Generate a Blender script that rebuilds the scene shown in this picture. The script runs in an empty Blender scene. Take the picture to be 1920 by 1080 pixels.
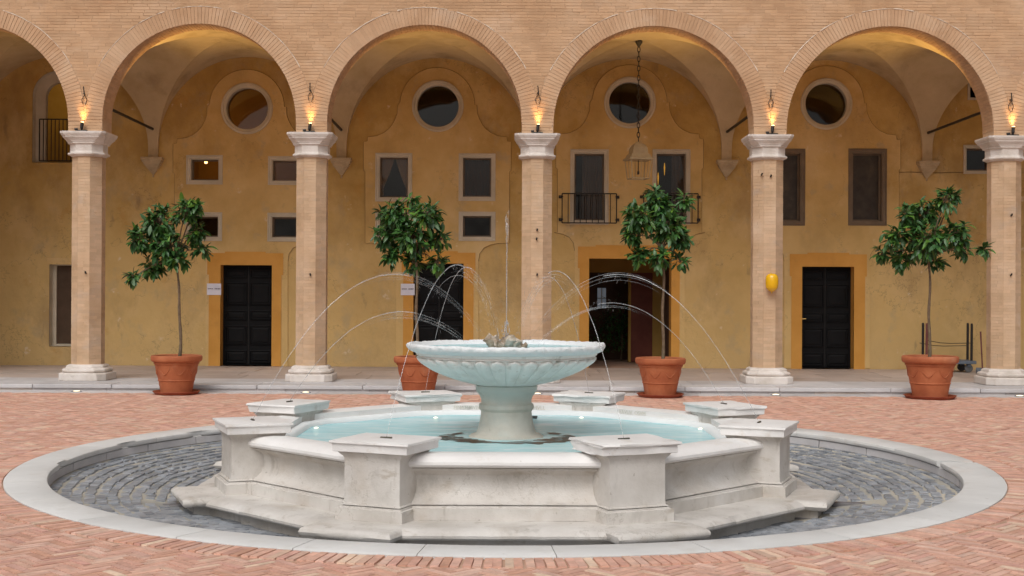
import bpy, bmesh, math, random
import numpy as np
from mathutils import Vector, Matrix, noise

random.seed(7)
rng = np.random.default_rng(7)
R = math.radians
SC = bpy.context.scene
COL = SC.collection

# ------------------------------------------------------------------ camera
F = 2372.0            # focal length in pixels of the 1920 wide photograph
HC = 1.665            # eye height
ROLL = 0.0050
cam_d = bpy.data.cameras.new('camera')
cam = bpy.data.objects.new('camera', cam_d)
COL.objects.link(cam)
cam_d.sensor_width = 36.0
cam_d.lens = 36.0 * F / 1920.0
cam_d.clip_start = 0.1
cam_d.clip_end = 400
cam.matrix_world = (Matrix.Translation((0, 0, HC)) @ Matrix.Rotation(R(90.145), 4, 'X')
                    @ Matrix.Rotation(ROLL, 4, 'Z'))
SC.camera = cam

# ------------------------------------------------------------------ sky, sun, exposure
SUN_EL, SUN_AZ = 50.0, 198.0      # azimuth measured from +Y clockwise: behind the camera
world = bpy.data.worlds.new('World')
SC.world = world
world.use_nodes = True
wn = world.node_tree
bg = wn.nodes['Background']
sky = wn.nodes.new('ShaderNodeTexSky')
sky.sky_type = 'NISHITA'
sky.sun_disc = False
sky.sun_elevation = R(SUN_EL)
sky.sun_rotation = R(SUN_AZ)
sky.air_density = 1.0
sky.dust_density = 6.0
sky.ozone_density = 1.0
hs = wn.nodes.new('ShaderNodeHueSaturation')      # an overcast sky: nearly grey
hs.inputs['Saturation'].default_value = 0.22
wn.links.new(sky.outputs[0], hs.inputs['Color'])
wn.links.new(hs.outputs[0], bg.inputs['Color'])
bg.inputs['Strength'].default_value = 0.10
sun_d = bpy.data.lights.new('sun', 'SUN')
sun_d.energy = .98
sun_d.angle = R(40)
sun_d.color = (1.0, 0.95, 0.9)
sun = bpy.data.objects.new('sun', sun_d)
COL.objects.link(sun)
_d = Vector((math.sin(R(SUN_AZ)) * math.cos(R(SUN_EL)), math.cos(R(SUN_AZ)) * math.cos(R(SUN_EL)), math.sin(R(SUN_EL))))
sun.rotation_euler = _d.to_track_quat('Z', 'Y').to_euler()
vs = SC.view_settings
vs.view_transform = 'Standard'
vs.look = 'None'
vs.gamma = 1.0
vs.use_curve_mapping = False
vs.exposure = 0.0
SC.cycles.max_bounces = 8
SC.cycles.diffuse_bounces = 5
SC.cycles.transparent_max_bounces = 24
SC.cycles.caustics_reflective = False
SC.cycles.caustics_refractive = False
SC.cycles.use_denoising = True


def P(px, py, d):
    """point seen at a pixel of the photograph, on the upright plane at depth d"""
    dx, dy = px - 960.0, py - 540.0
    dx, dy = dx + ROLL * dy, dy - ROLL * dx
    return dx / F * d, HC - (dy - 6.0) / F * d


# ------------------------------------------------------------------ helpers
class MB:
    def __init__(s):
        s.v, s.f = [], []

    def add(s, vs_, fs_):
        o = len(s.v)
        s.v += [tuple(p) for p in vs_]
        s.f += [tuple(i + o for i in f) for f in fs_]

    def box(s, x0, x1, y0, y1, z0, z1, m=None):
        p = [(x0, y0, z0), (x1, y0, z0), (x1, y1, z0), (x0, y1, z0), (x0, y0, z1), (x1, y0, z1), (x1, y1, z1), (x0, y1, z1)]
        if m is not None:
            p = [m @ Vector(q) for q in p]
        s.add(p, [(3, 2, 1, 0), (4, 5, 6, 7), (0, 1, 5, 4), (1, 2, 6, 5), (2, 3, 7, 6), (3, 0, 4, 7)])

    def loft(s, loops, cap0=True, cap1=True, close=True):
        n = len(loops[0])
        o = len(s.v)
        for l in loops:
            s.v += [tuple(p) for p in l]
        for i in range(len(loops) - 1):
            for j in range(n if close else n - 1):
                a, b = o + i * n + j, o + i * n + (j + 1) % n
                s.f.append((a, b, b + n, a + n))
        if cap0:
            s.f.append(tuple(o + j for j in reversed(range(n))))
        if cap1:
            s.f.append(tuple(o + (len(loops) - 1) * n + j for j in range(n)))

    def tube(s, pts, rad, n=8, caps=True):
        pts = [Vector(p) for p in pts]
        if not hasattr(rad, '__len__'):
            rad = [rad] * len(pts)
        loops = []
        t0 = (pts[1] - pts[0]).normalized()
        up = Vector((0, 0, 1)) if abs(t0.z) < .9 else Vector((1, 0, 0))
        u = t0.cross(up).normalized()
        for i, p in enumerate(pts):
            t = (pts[min(i + 1, len(pts) - 1)] - pts[max(i - 1, 0)]).normalized()
            u = (u - t * u.dot(t)).normalized()
            w = t.cross(u)
            loops.append([p + (u * math.cos(2 * math.pi * k / n) + w * math.sin(2 * math.pi * k / n)) * rad[i] for k in range(n)])
        s.loft(loops, caps, caps)

    def lathe(s, prof, n=48, c=(0, 0), cap0=True, cap1=True, fn=None):
        loops = []
        for i, (r, z) in enumerate(prof):
            l = []
            for k in range(n):
                a = 2 * math.pi * k / n
                rr, zz = (r, z) if fn is None else fn(r, z, a, i)
                l.append((c[0] + rr * math.cos(a), c[1] + rr * math.sin(a), zz))
            loops.append(l)
        s.loft(loops, cap0, cap1)

    def mesh(s, name):
        me = bpy.data.meshes.new(name)
        me.from_pydata(s.v, [], s.f)
        me.update()
        return me


def link(name, me, mat=None, parent=None, smooth=None, kind=None, bevel=0):
    o = bpy.data.objects.new(name, me)
    COL.objects.link(o)
    if mat is not None and me is not None and not me.materials:
        me.materials.append(mat)
    if parent is not None:
        o.parent = parent
        p, m = parent, Matrix.Identity(4)
        while p is not None:
            m = Matrix.Translation(p.location) @ m
            p = p.parent
        if parent.type == 'EMPTY' or parent.location.length > 0:
            o.matrix_parent_inverse = m.inverted()
    if smooth is not None:
        for p in me.polygons:
            p.use_smooth = True
        if smooth < 180:
            me.set_sharp_from_angle(angle=R(smooth))
    if kind:
        o['kind'] = kind
    if bevel:
        b = o.modifiers.new('edge', 'BEVEL')
        b.width = bevel
        b.segments = 2
        b.limit_method = 'ANGLE'
        b.angle_limit = R(35)
    return o


def tag(o, label, cat, group=None):
    o['label'] = label
    o['category'] = cat
    o['kind'] = 'thing'
    if group:
        o['group'] = group
    return o


def thing(name, label, cat, loc=(0, 0, 0), group=None):
    o = bpy.data.objects.new(name, None)
    COL.objects.link(o)
    o.location = loc
    o.empty_display_size = .1
    return tag(o, label, cat, group)


def empty_part(name, parent):
    o = bpy.data.objects.new(name, None)
    COL.objects.link(o)
    o.parent = parent
    return o


def copy_tree(o, parent=None):
    c = o.copy()
    COL.objects.link(c)
    c.parent = parent
    for ch in list(o.children):
        copy_tree(ch, c)
    return c


def fill2d(loops, y0, y1, name):
    """flat shape with holes in the XZ plane (first loop = outline), from depth y0 back to y1"""
    cu = bpy.data.curves.new('c', 'CURVE')
    cu.dimensions = '2D'
    cu.fill_mode = 'BOTH'
    cu.extrude = (y1 - y0) / 2
    for l in loops:
        sp = cu.splines.new('POLY')
        sp.points.add(len(l) - 1)
        for i, (x, z) in enumerate(l):
            sp.points[i].co = (x, z, 0, 1)
        sp.use_cyclic_u = True
    o = bpy.data.objects.new('c', cu)
    COL.objects.link(o)
    dg = bpy.context.evaluated_depsgraph_get()
    me = bpy.data.meshes.new_from_object(o.evaluated_get(dg))
    bpy.data.objects.remove(o)
    bpy.data.curves.remove(cu)
    me.name = name
    me.materials.clear()
    me.transform(Matrix(((1, 0, 0, 0), (0, 0, -1, (y0 + y1) / 2), (0, 1, 0, 0), (0, 0, 0, 1))))
    for p in me.polygons:
        p.use_smooth = False
    return me


def rect(x0, x1, z0, z1):
    return [(x0, z0), (x1, z0), (x1, z1), (x0, z1)]


def circ(cx, cz, r, n=48, a0=0, a1=360):
    if a1 - a0 >= 360:
        return [(cx + r * math.cos(2 * math.pi * k / n), cz + r * math.sin(2 * math.pi * k / n)) for k in range(n)]
    return [(cx + r * math.cos(R(a0 + (a1 - a0) * k / n)), cz + r * math.sin(R(a0 + (a1 - a0) * k / n))) for k in range(n + 1)]


def prect(x0, x1, y0, y1, d):
    ax, az = P(x0, (y0 + y1) / 2, d)
    bx, _ = P(x1, (y0 + y1) / 2, d)
    _, tz = P((x0 + x1) / 2, y0, d)
    _, bz = P((x0 + x1) / 2, y1, d)
    return ax, bx, bz, tz


# ------------------------------------------------------------------ materials
def mat_new(name):
    m = bpy.data.materials.new(name)
    m.use_nodes = True
    nt = m.node_tree
    return m, nt, nt.nodes['Principled BSDF']


class N:
    """small node shorthand"""
    def __init__(s, nt):
        s.nt = nt

    def n(s, t, **kw):
        nd = s.nt.nodes.new('ShaderNode' + t)
        for k, v in kw.items():
            if k in nd.inputs:
                nd.inputs[k].default_value = v
            else:
                setattr(nd, k, v)
        return nd

    def l(s, a, b):
        s.nt.links.new(a, b)

    def ramp(s, fac, stops):
        r = s.n('ValToRGB')
        e = r.color_ramp.elements
        while len(e) < len(stops):
            e.new(.5)
        for i, (p, c) in enumerate(stops):
            e[i].position = p
            e[i].color = (c[0], c[1], c[2], 1) if hasattr(c, '__len__') else (c, c, c, 1)
        s.l(fac, r.inputs[0])
        return r.outputs[0]

    def mix(s, fac, a, b, mode='MIX'):
        m = s.n('MixRGB', blend_type=mode)
        for v, i in ((fac, 0), (a, 1), (b, 2)):
            if hasattr(v, 'is_linked') or hasattr(v, 'links'):
                s.l(v, m.inputs[i])
            elif i == 0:
                m.inputs[0].default_value = v
            else:
                m.inputs[i].default_value = (v[0], v[1], v[2], 1)
        return m.outputs[0]

    def math(s, op, a, b=0.0, c=None):
        m = s.n('Math', operation=op)
        for i, v in enumerate((a, b) if c is None else (a, b, c)):
            if hasattr(v, 'links'):
                s.l(v, m.inputs[i])
            else:
                m.inputs[i].default_value = v
        return m.outputs[0]


def coords(k, rand=False, scale=(1, 1, 1)):
    tc = k.n('TexCoord')
    out = tc.outputs['Object']
    mp = k.n('Mapping')
    mp.inputs['Scale'].default_value = scale
    k.l(out, mp.inputs[0])
    if rand:
        oi = k.n('ObjectInfo')
        ml = k.n('VectorMath', operation='SCALE')
        ml.inputs[0].default_value = (37.0, 53.0, 71.0)
        k.l(oi.outputs['Random'], ml.inputs['Scale'])
        k.l(ml.outputs[0], mp.inputs['Location'])
    return mp.outputs[0]


def surf(name, stops, scale=3.0, detail=6, rough=.7, bump=None, stains=(), rand=0.0, randcols=None, spec=.35, stretch=(1, 1, 1), rvar=.0, offs=False, coat=0, height=None, veins=()):
    """noise-ramped surface; stains = [(colour, scale, lo, hi, amount, stretch)], rand: per piece value variation"""
    m, nt, b = mat_new(name)
    k = N(nt)
    co = coords(k, offs, stretch)
    nz = k.n('TexNoise', Scale=scale, Detail=detail, Roughness=.6)
    k.l(co, nz.inputs['Vector'])
    c = k.ramp(nz.outputs[0], stops)
    if randcols or rand:
        ge = k.n('NewGeometry')
        oi = k.n('ObjectInfo')
        rv = k.math('FRACT', k.math('ADD', ge.outputs['Random Per Island'], oi.outputs['Random']))
        if randcols:
            rc = k.ramp(rv, randcols)
            c = k.mix(1.0, c, rc, 'MULTIPLY')
        if rand:
            wn_ = k.n('TexWhiteNoise', noise_dimensions='1D')
            k.l(rv, wn_.inputs['W'])
            v = k.math('MULTIPLY_ADD', wn_.outputs['Value'], rand, 1 - rand * .5)
            cc = k.n('CombineColor')
            for i in range(3):
                k.l(v, cc.inputs[i])
            c = k.mix(1.0, c, cc.outputs[0], 'MULTIPLY')
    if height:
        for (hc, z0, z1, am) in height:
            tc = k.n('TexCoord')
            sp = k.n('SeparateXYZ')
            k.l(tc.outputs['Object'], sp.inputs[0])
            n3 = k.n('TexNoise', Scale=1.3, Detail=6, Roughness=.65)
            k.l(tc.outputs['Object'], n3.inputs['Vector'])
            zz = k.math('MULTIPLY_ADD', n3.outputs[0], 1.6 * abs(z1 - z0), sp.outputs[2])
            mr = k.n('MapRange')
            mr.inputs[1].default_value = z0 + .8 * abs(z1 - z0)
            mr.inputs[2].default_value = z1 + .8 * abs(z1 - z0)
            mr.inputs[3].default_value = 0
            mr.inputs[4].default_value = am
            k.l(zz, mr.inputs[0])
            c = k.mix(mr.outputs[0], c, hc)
    for (sc, ss, lo, hi, am, st) in stains:
        co2 = coords(k, offs, st)
        n2 = k.n('TexNoise', Scale=ss, Detail=7, Roughness=.65)
        k.l(co2, n2.inputs['Vector'])
        fac = k.ramp(n2.outputs[0], [(lo, 0.0), (hi, am)])
        c = k.mix(fac, c, sc)
    for (vc, vscale, wid, am, ms) in veins:      # thin cracks and veins, only here and there
        nv = k.n('TexNoise', Scale=vscale, Detail=9, Roughness=.62)
        k.l(coords(k, offs), nv.inputs['Vector'])
        nm = k.n('TexNoise', Scale=ms, Detail=2)
        k.l(coords(k, offs), nm.inputs['Vector'])
        line = k.ramp(nv.outputs[0], [(.5 - wid, 0.0), (.5, am), (.5 + wid, 0.0)])
        c = k.mix(k.math('MULTIPLY', line, k.ramp(nm.outputs[0], [(.48, 0.0), (.56, 1.0)])), c, vc)
    k.l(c, b.inputs['Base Color'])
    b.inputs['Roughness'].default_value = rough
    if rvar:
        r_ = k.math('MULTIPLY_ADD', nz.outputs[0], rvar, rough - rvar * .5)
        k.l(r_, b.inputs['Roughness'])
    b.inputs['Specular IOR Level'].default_value = spec
    if coat:
        b.inputs['Coat Weight'].default_value = coat
        b.inputs['Coat Roughness'].default_value = .15
    if bump:
        prev = None
        for (bs, bd, st) in bump:
            nb = k.n('TexNoise', Scale=bs, Detail=5, Roughness=.6)
            k.l(coords(k, offs, st), nb.inputs['Vector'])
            bp = k.n('Bump', Strength=1.0, Distance=bd)
            k.l(nb.outputs[0], bp.inputs['Height'])
            if prev:
                k.l(prev, bp.inputs['Normal'])
            prev = bp.outputs[0]
        k.l(prev, b.inputs['Normal'])
    return m


I3 = (1, 1, 1)
M = {}
M['plaster'] = surf('ochre_plaster', [(.32, (.41, .25, .07)), (.5, (.55, .355, .115)), (.68, (.66, .455, .175))], .8, 9, .9,
                    [(14, .006, I3), (2.0, .02, I3)],
                    [((.70, .50, .24), .9, .50, .66, .75, (1, 1, .7)), ((.33, .21, .085), .9, .52, .68, .5, (1, 1, .6)), ((.42, .34, .22), 1.9, .56, .70, .45, (1, 1, .8)),
                     ((.76, .63, .44), 3.4, .64, .69, .65, I3), ((.24, .17, .10), 3.2, .62, .72, .55, (1, 1, .35)), ((.34, .26, .15), 9, .64, .72, .25, I3), ((.52, .27, .06), 1.4, .60, .70, .5, I3)],
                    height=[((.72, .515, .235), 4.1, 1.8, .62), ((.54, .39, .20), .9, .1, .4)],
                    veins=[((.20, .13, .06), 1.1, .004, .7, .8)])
M['field'] = surf('pale_ochre_plaster', [(.32, (.49, .31, .10)), (.5, (.61, .405, .155)), (.68, (.70, .49, .215))], .9, 8, .9,
                  [(14, .005, I3), (2.0, .015, I3)],
                  [((.72, .53, .28), 1.1, .50, .68, .65, (1, 1, .7)), ((.38, .25, .11), 1.0, .54, .70, .4, (1, 1, .5)), ((.44, .35, .23), 2.2, .58, .68, .5, I3),
                   ((.78, .66, .48), 4.2, .65, .70, .5, I3), ((.30, .22, .13), 7, .64, .72, .35, (1, 1, .4))],
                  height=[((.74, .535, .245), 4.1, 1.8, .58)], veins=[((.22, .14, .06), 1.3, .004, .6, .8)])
M['vault'] = surf('vault_plaster', [(.3, (.40, .29, .16)), (.5, (.54, .42, .26)), (.7, (.63, .50, .33))], .9, 9, .92,
                  [(11, .008, I3)],
                  [((.20, .14, .09), 1.2, .56, .74, .55, I3), ((.52, .44, .32), 2.1, .6, .75, .5, I3)])
M['ochre'] = surf('ochre_paint', [(.3, (.60, .29, .055)), (.7, (.70, .36, .085))], 1.5, 5, .8, [(20, .002, I3)],
                  [((.40, .20, .06), 2, .6, .75, .4, I3)])
M['wallbrick'] = surf('facade_brick', [(.3, (.47, .285, .16)), (.5, (.56, .36, .215)), (.7, (.62, .425, .275))], 1.3, 8, .88,
                      [(40, .003, I3)],
                      [((.72, .54, .39), 1.6, .56, .72, .55, (.5, 1, 1)), ((.45, .24, .13), 2.2, .58, .74, .45, (.35, 1, 1.4)),
                       ((.42, .31, .24), .8, .56, .75, .5, I3), ((.78, .62, .48), 5, .66, .74, .5, (.5, 1, 1.6))], rand=.16)
M['archbrick'] = surf('arch_brick', [(.3, (.48, .29, .165)), (.5, (.56, .36, .22)), (.7, (.62, .43, .28))], 1.6, 8, .88, [(40, .003, I3)],
                       [((.68, .52, .38), 2.2, .56, .72, .5, I3), ((.40, .28, .20), 1.1, .56, .75, .5, I3)], rand=.10)
M['mortar'] = surf('lime_mortar', [(.3, (.49, .325, .20)), (.7, (.60, .42, .275))], 2, 8, .92, [(30, .004, I3)],
                   [((.40, .28, .19), 1.2, .55, .75, .5, I3)])
M['lime'] = surf('pale_lime', [(.3, (.66, .56, .45)), (.7, (.78, .68, .57))], 6, 6, .9)
M['shaft'] = surf('column_brick', [(.3, (.51, .34, .205)), (.5, (.60, .42, .27)), (.7, (.66, .485, .335))], 1.6, 8, .85,
                  [(40, .003, I3)],
                  [((.44, .36, .30), 2.2, .55, .75, .55, (1, 1, 1.8)), ((.74, .60, .46), 2.0, .58, .72, .5, I3)], rand=.14)
M['marble'] = surf('weathered_marble', [(.3, (.49, .455, .41)), (.5, (.60, .565, .525)), (.7, (.70, .67, .63))], 2.2, 9, .55,
                   [(60, .0025, I3), (9, .006, I3)],
                   [((.45, .37, .285), 1.8, .53, .70, .5, I3), ((.38, .355, .32), 4, .57, .70, .5, (1, 1, .6)), ((.34, .27, .19), 2.6, .61, .70, .5, (1, 1, 3.0)), ((.30, .26, .21), 7, .60, .66, .35, (1, 1, .25)),
                    ((.22, .18, .13), 17, .66, .72, .7, I3), ((.74, .72, .70), 1.3, .58, .7, .5, I3)], veins=[((.26, .22, .17), 2.6, .006, .5, 1.2)])
M['capmarble'] = surf('pale_marble', [(.3, (.76, .74, .72)), (.7, (.86, .845, .83))], 2.5, 8, .5, [(60, .002, I3), (10, .004, I3)],
                      [((.60, .53, .45), 4, .58, .72, .6, I3), ((.36, .30, .24), 15, .66, .72, .6, I3)])
M['wetmarble'] = surf('water_stained_marble', [(.3, (.74, .745, .72)), (.5, (.84, .845, .82)), (.7, (.88, .885, .87))], 2.6, 9, .38,
                      [(50, .002, I3), (8, .006, I3)],
                      [((.60, .55, .47), 2.2, .54, .74, .6, I3), ((.34, .34, .29), 6, .58, .70, .6, (1, 1, .3)), ((.36, .29, .21), 15, .65, .72, .6, I3), ((.52, .45, .34), 3, .60, .70, .5, (1, 1, 2.5))],
                      height=[((.83, .80, .77), .90, 1.02, .9)])
M['stem'] = surf('grey_marble', [(.3, (.55, .52, .45)), (.5, (.67, .63, .55)), (.7, (.75, .71, .64))], 3, 9, .5, [(50, .002, I3), (9, .005, I3)],
                 [((.30, .26, .21), 4.5, .62, .72, .6, (1, 1, .6)), ((.50, .60, .58), 1.7, .5, .7, .6, I3)],
                 height=[((.60, .665, .63), .56, .68, .85)])
M['rim'] = surf('chipped_white_marble', [(.3, (.74, .78, .80)), (.7, (.86, .88, .89))], 3, 8, .4, [(26, .012, I3), (80, .003, I3)],
                [((.56, .62, .62), 6, .6, .75, .4, I3)])
M['kerb'] = surf('kerb_stone', [(.3, (.60, .595, .58)), (.7, (.71, .705, .69))], 1.6, 8, .6, [(60, .0015, I3), (5, .004, I3)],
                 [((.52, .50, .46), 2.5, .55, .70, .5, I3), ((.42, .39, .34), 9, .64, .72, .5, I3), ((.5, .42, .36), .9, .56, .72, .4, I3)], rand=.10, offs=False)
M['brick'] = surf('paving_brick', [(.3, (.43, .43, .43)), (.5, (.54, .54, .54)), (.72, (.65, .65, .65))], 9, 7, .75,
                  [(70, .003, I3)], [((.62, .50, .40), 5, .6, .75, .45, I3)], offs=True,
                  randcols=[(0, (1.10, .61, .43)), (.2, (1.20, .69, .52)), (.4, (1.28, .79, .60)), (.55, (1.15, .63, .48)), (.7, (1.32, .90, .72)),
                            (.82, (1.14, .62, .50)), (.93, (1.38, 1.04, .78)), (1, (1.0, .54, .42))], rand=.16)
M['joint'] = surf('sand_joint', [(.3, (.42, .26, .18)), (.7, (.58, .39, .29))], 6, 8, .95, [(40, .004, I3)])
M['cobble'] = surf('grey_cobble', [(.3, (.20, .22, .25)), (.5, (.275, .295, .325)), (.7, (.37, .385, .41))], 14, 6, .42,
                   [(45, .004, I3)], [((.50, .49, .49), 2.2, .58, .74, .6, I3)], offs=True, rand=.5, spec=.5)
M['cjoint'] = surf('pale_joint', [(.3, (.56, .51, .42)), (.5, (.44, .41, .35)), (.7, (.25, .25, .24))], 1.0, 8, .8, [(40, .004, I3)])
M['basalt'] = surf('dark_drain_stone', [(.3, (.13, .125, .13)), (.7, (.20, .19, .195))], 6, 6, .6, [(40, .003, I3)])
M['slab'] = surf('grey_slab', [(.3, (.50, .485, .49)), (.7, (.62, .60, .60))], 3, 8, .6, [(40, .002, I3)],
                 [((.22, .20, .19), 1.5, .55, .75, .5, I3)], rand=.25)
M['tile'] = surf('terracotta_slab', [(.3, (.42, .35, .31)), (.7, (.53, .45, .40))], 3, 8, .6, [(40, .002, I3)],
                 [((.20, .16, .14), 1.5, .55, .75, .5, I3)], rand=.25)
M['travertine'] = surf('capital_stone', [(.3, (.56, .50, .44)), (.5, (.68, .62, .57)), (.7, (.76, .71, .67))], 3, 9, .75, [(40, .004, I3), (9, .008, I3)],
                       [((.42, .36, .28), 2.5, .56, .75, .6, I3), ((.30, .25, .2), 9, .66, .78, .5, I3)])
M['corbel'] = surf('corbel_stone', [(.3, (.42, .32, .20)), (.7, (.58, .45, .29))], 6, 8, .85, [(40, .004, I3)], [((.26, .19, .12), 5, .55, .75, .5, I3)])
M['frame'] = surf('window_stone', [(.3, (.52, .46, .35)), (.7, (.64, .57, .46))], 3, 7, .75, [(40, .003, I3)])
M['darkframe'] = surf('dark_window_stone', [(.3, (.15, .11, .075)), (.7, (.22, .165, .115))], 3, 7, .75, [(40, .003, I3)])
M['door'] = surf('black_door_paint', [(.3, (.004, .004, .005)), (.7, (.007, .007, .008))], 6, 5, .6, [(20, .002, (1, 1, .1))], spec=.18)
M['iron'] = surf('wrought_iron', [(.3, (.016, .014, .013)), (.7, (.035, .028, .024))], 12, 5, .55, None, spec=.4)
M['brass'] = surf('brass', [(.3, (.5, .34, .12)), (.7, (.6, .42, .16))], 8, 3, .3)
M['brass'].node_tree.nodes['Principled BSDF'].inputs['Metallic'].default_value = 1
M['terracotta'] = surf('terracotta', [(.3, (.32, .09, .038)), (.5, (.41, .13, .055)), (.7, (.48, .175, .08))], 3, 8, .75, [(50, .002, I3)],
                       [((.52, .27, .17), 2.2, .56, .74, .5, I3), ((.22, .07, .04), 3, .6, .76, .4, (1, 1, .4))], offs=True)
M['saucer'] = surf('wet_terracotta', [(.3, (.24, .05, .025)), (.7, (.33, .085, .04))], 3, 6, .5, [(50, .002, I3)])
M['soil'] = surf('soil', [(.3, (.03, .02, .014)), (.7, (.07, .05, .035))], 20, 6, .95, [(40, .02, I3)])
M['bark'] = surf('bark', [(.3, (.11, .075, .045)), (.7, (.21, .155, .10))], 18, 6, .85, [(40, .006, (1, 1, .3))], offs=True)
M['leaf'] = surf('citrus_leaf', [(.3, (.026, .082, .020)), (.7, (.052, .14, .033))], 9, 4, .42, None, offs=True, spec=.5,
                 randcols=[(0, (.7, .8, .9)), (.45, (1, 1, 1)), (.8, (1.25, 1.2, .9)), (.92, (2.1, 1.75, .9)), (1, (2.9, 2.0, .9))], rand=.4)
M['fruit'] = surf('unripe_fruit', [(.3, (.45, .36, .04)), (.7, (.60, .48, .06))], 9, 3, .4)
M['rock'] = surf('carved_stone', [(.35, (.16, .11, .07)), (.5, (.38, .30, .22)), (.65, (.60, .54, .46))], 9, 8, .7, [(60, .004, I3), (14, .01, I3)])
M['lining'] = surf('white_pool_lining', [(.3, (.78, .82, .83)), (.7, (.86, .88, .88))], 2, 5, .5)
M['poolfloor'] = surf('aqua_pool_floor', [(.3, (.34, .70, .77)), (.5, (.40, .76, .82)), (.7, (.50, .81, .85))], 1.2, 7, .6)
M['stain'] = surf('dark_algae', [(.3, (.05, .05, .04)), (.7, (.12, .10, .075))], 8, 8, .7)
M['yellow'] = surf('yellow_balloon', [(.3, (.80, .44, .005)), (.7, (.84, .48, .01))], 2, 2, .22, None, spec=.6)
M['paper'] = surf('white_paper', [(.3, (.74, .74, .86)), (.7, (.80, .80, .90))], 4, 3, .7)
M['ink'] = surf('ink', [(.3, (.10, .08, .14)), (.7, (.14, .11, .18))], 4, 3, .7)
M['lantern'] = surf('pale_painted_iron', [(.3, (.36, .27, .15)), (.7, (.45, .35, .21))], 9, 6, .7)
M['bluegrey'] = surf('blue_grey_metal', [(.3, (.10, .13, .17)), (.7, (.16, .19, .23))], 9, 4, .5)
M['rubber'] = surf('grey_rubber', [(.3, (.07, .07, .07)), (.7, (.14, .14, .14))], 9, 4, .7)
M['redwood'] = surf('reddish_handle', [(.3, (.13, .04, .04)), (.7, (.20, .07, .06))], 9, 4, .6)
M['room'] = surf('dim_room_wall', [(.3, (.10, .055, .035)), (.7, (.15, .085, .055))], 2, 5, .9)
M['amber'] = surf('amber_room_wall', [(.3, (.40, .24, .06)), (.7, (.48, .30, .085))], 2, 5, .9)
M['curtain'] = surf('sheer_curtain', [(.3, (.70, .62, .52)), (.7, (.80, .72, .62))], 3, 4, .9)
M['greyish'] = surf('grey_board', [(.3, (.22, .23, .25)), (.7, (.30, .31, .33))], 3, 4, .8)


def emis(name, c, s):
    m, nt, b = mat_new(name)
    b.inputs['Base Color'].default_value = (c[0], c[1], c[2], 1)
    b.inputs['Emission Color'].default_value = (c[0], c[1], c[2], 1)
    b.inputs['Emission Strength'].default_value = s
    return m


M['bulb'] = emis('lit_bulb', (1, .62, .22), 14)
M['groundlight'] = emis('lit_ground_lamp', (1, .86, .58), 2.2)
M['poollight'] = emis('lit_pool_lamp', (1, .93, .72), 1.1)


def glass(name, tint, refl=1.0):
    m, nt, b = mat_new(name)
    nt.nodes.remove(b)
    k = N(nt)
    tr = k.n('BsdfTransparent')
    tr.inputs[0].default_value = (*tint, 1)
    gl = k.n('BsdfGlossy', Roughness=.03)
    fr = k.n('Fresnel', IOR=1.5)
    nb = k.n('TexNoise', Scale=2.2, Detail=1)
    k.l(k.n('TexCoord').outputs['Object'], nb.inputs['Vector'])
    bp = k.n('Bump', Strength=1.0, Distance=.004)
    k.l(nb.outputs[0], bp.inputs['Height'])
    k.l(bp.outputs[0], gl.inputs['Normal'])
    mx = k.n('MixShader')
    k.l(k.math('MULTIPLY', fr.outputs[0], refl), mx.inputs[0])
    k.l(tr.outputs[0], mx.inputs[1])
    k.l(gl.outputs[0], mx.inputs[2])
    k.l(mx.outputs[0], nt.nodes['Material Output'].inputs['Surface'])
    return m


M['screen'] = surf('dusty_window_screen', [(.3, (.028, .020, .014)), (.55, (.055, .042, .03)), (.75, (.10, .075, .045))], 3.5, 7, .45, [(30, .003, I3)], [((.16, .11, .05), 4, .66, .76, .5, I3)])
M['drape'] = surf('grey_drape', [(.3, (.26, .23, .22)), (.7, (.36, .32, .30))], 3, 4, .9)
M['glass'] = glass('window_glass', (.72, .66, .60), .75)
M['lampglass'] = glass('lantern_glass', (.94, .94, .94), .5)


def water_mat(name, tint, bscale, bdist, milk):
    m, nt, b = mat_new(name)
    nt.nodes.remove(b)
    k = N(nt)
    tr = k.n('BsdfTransparent')
    tr.inputs[0].default_value = (*tint, 1)
    df = k.n('BsdfDiffuse')
    df.inputs[0].default_value = (.40, .78, .86, 1)
    n0 = k.n('TexNoise', Scale=2.4, Detail=5, Roughness=.6, Distortion=1.2)
    mp0 = k.n('Mapping')
    mp0.inputs['Scale'].default_value = (.7, 2.2, 1)
    k.l(k.n('TexCoord').outputs['Object'], mp0.inputs[0])
    k.l(mp0.outputs[0], n0.inputs['Vector'])
    k.l(k.ramp(n0.outputs[0], [(.35, (.43, .76, .81)), (.52, (.54, .83, .87)), (.70, (.77, .92, .94))]), df.inputs[0])
    m1 = k.n('MixShader')
    m1.inputs[0].default_value = milk
    k.l(tr.outputs[0], m1.inputs[1])
    k.l(df.outputs[0], m1.inputs[2])
    gl = k.n('BsdfGlossy', Roughness=.04)
    fr = k.n('Fresnel', IOR=1.33)
    tc = k.n('TexCoord')
    mp = k.n('Mapping')
    mp.inputs['Scale'].default_value = (1, 1.6, 1)
    k.l(tc.outputs['Object'], mp.inputs[0])
    nb = k.n('TexNoise', Scale=bscale, Detail=4, Roughness=.55, Distortion=.6)
    k.l(mp.outputs[0], nb.inputs['Vector'])
    bp = k.n('Bump', Strength=1.0, Distance=bdist)
    k.l(nb.outputs[0], bp.inputs['Height'])
    k.l(bp.outputs[0], gl.inputs['Normal'])
    k.l(bp.outputs[0], fr.inputs['Normal'])
    mx = k.n('MixShader')
    k.l(k.math('MULTIPLY', fr.outputs[0], .32), mx.inputs[0])
    k.l(m1.outputs[0], mx.inputs[1])
    k.l(gl.outputs[0], mx.inputs[2])
    k.l(mx.outputs[0], nt.nodes['Material Output'].inputs['Surface'])
    return m


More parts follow.
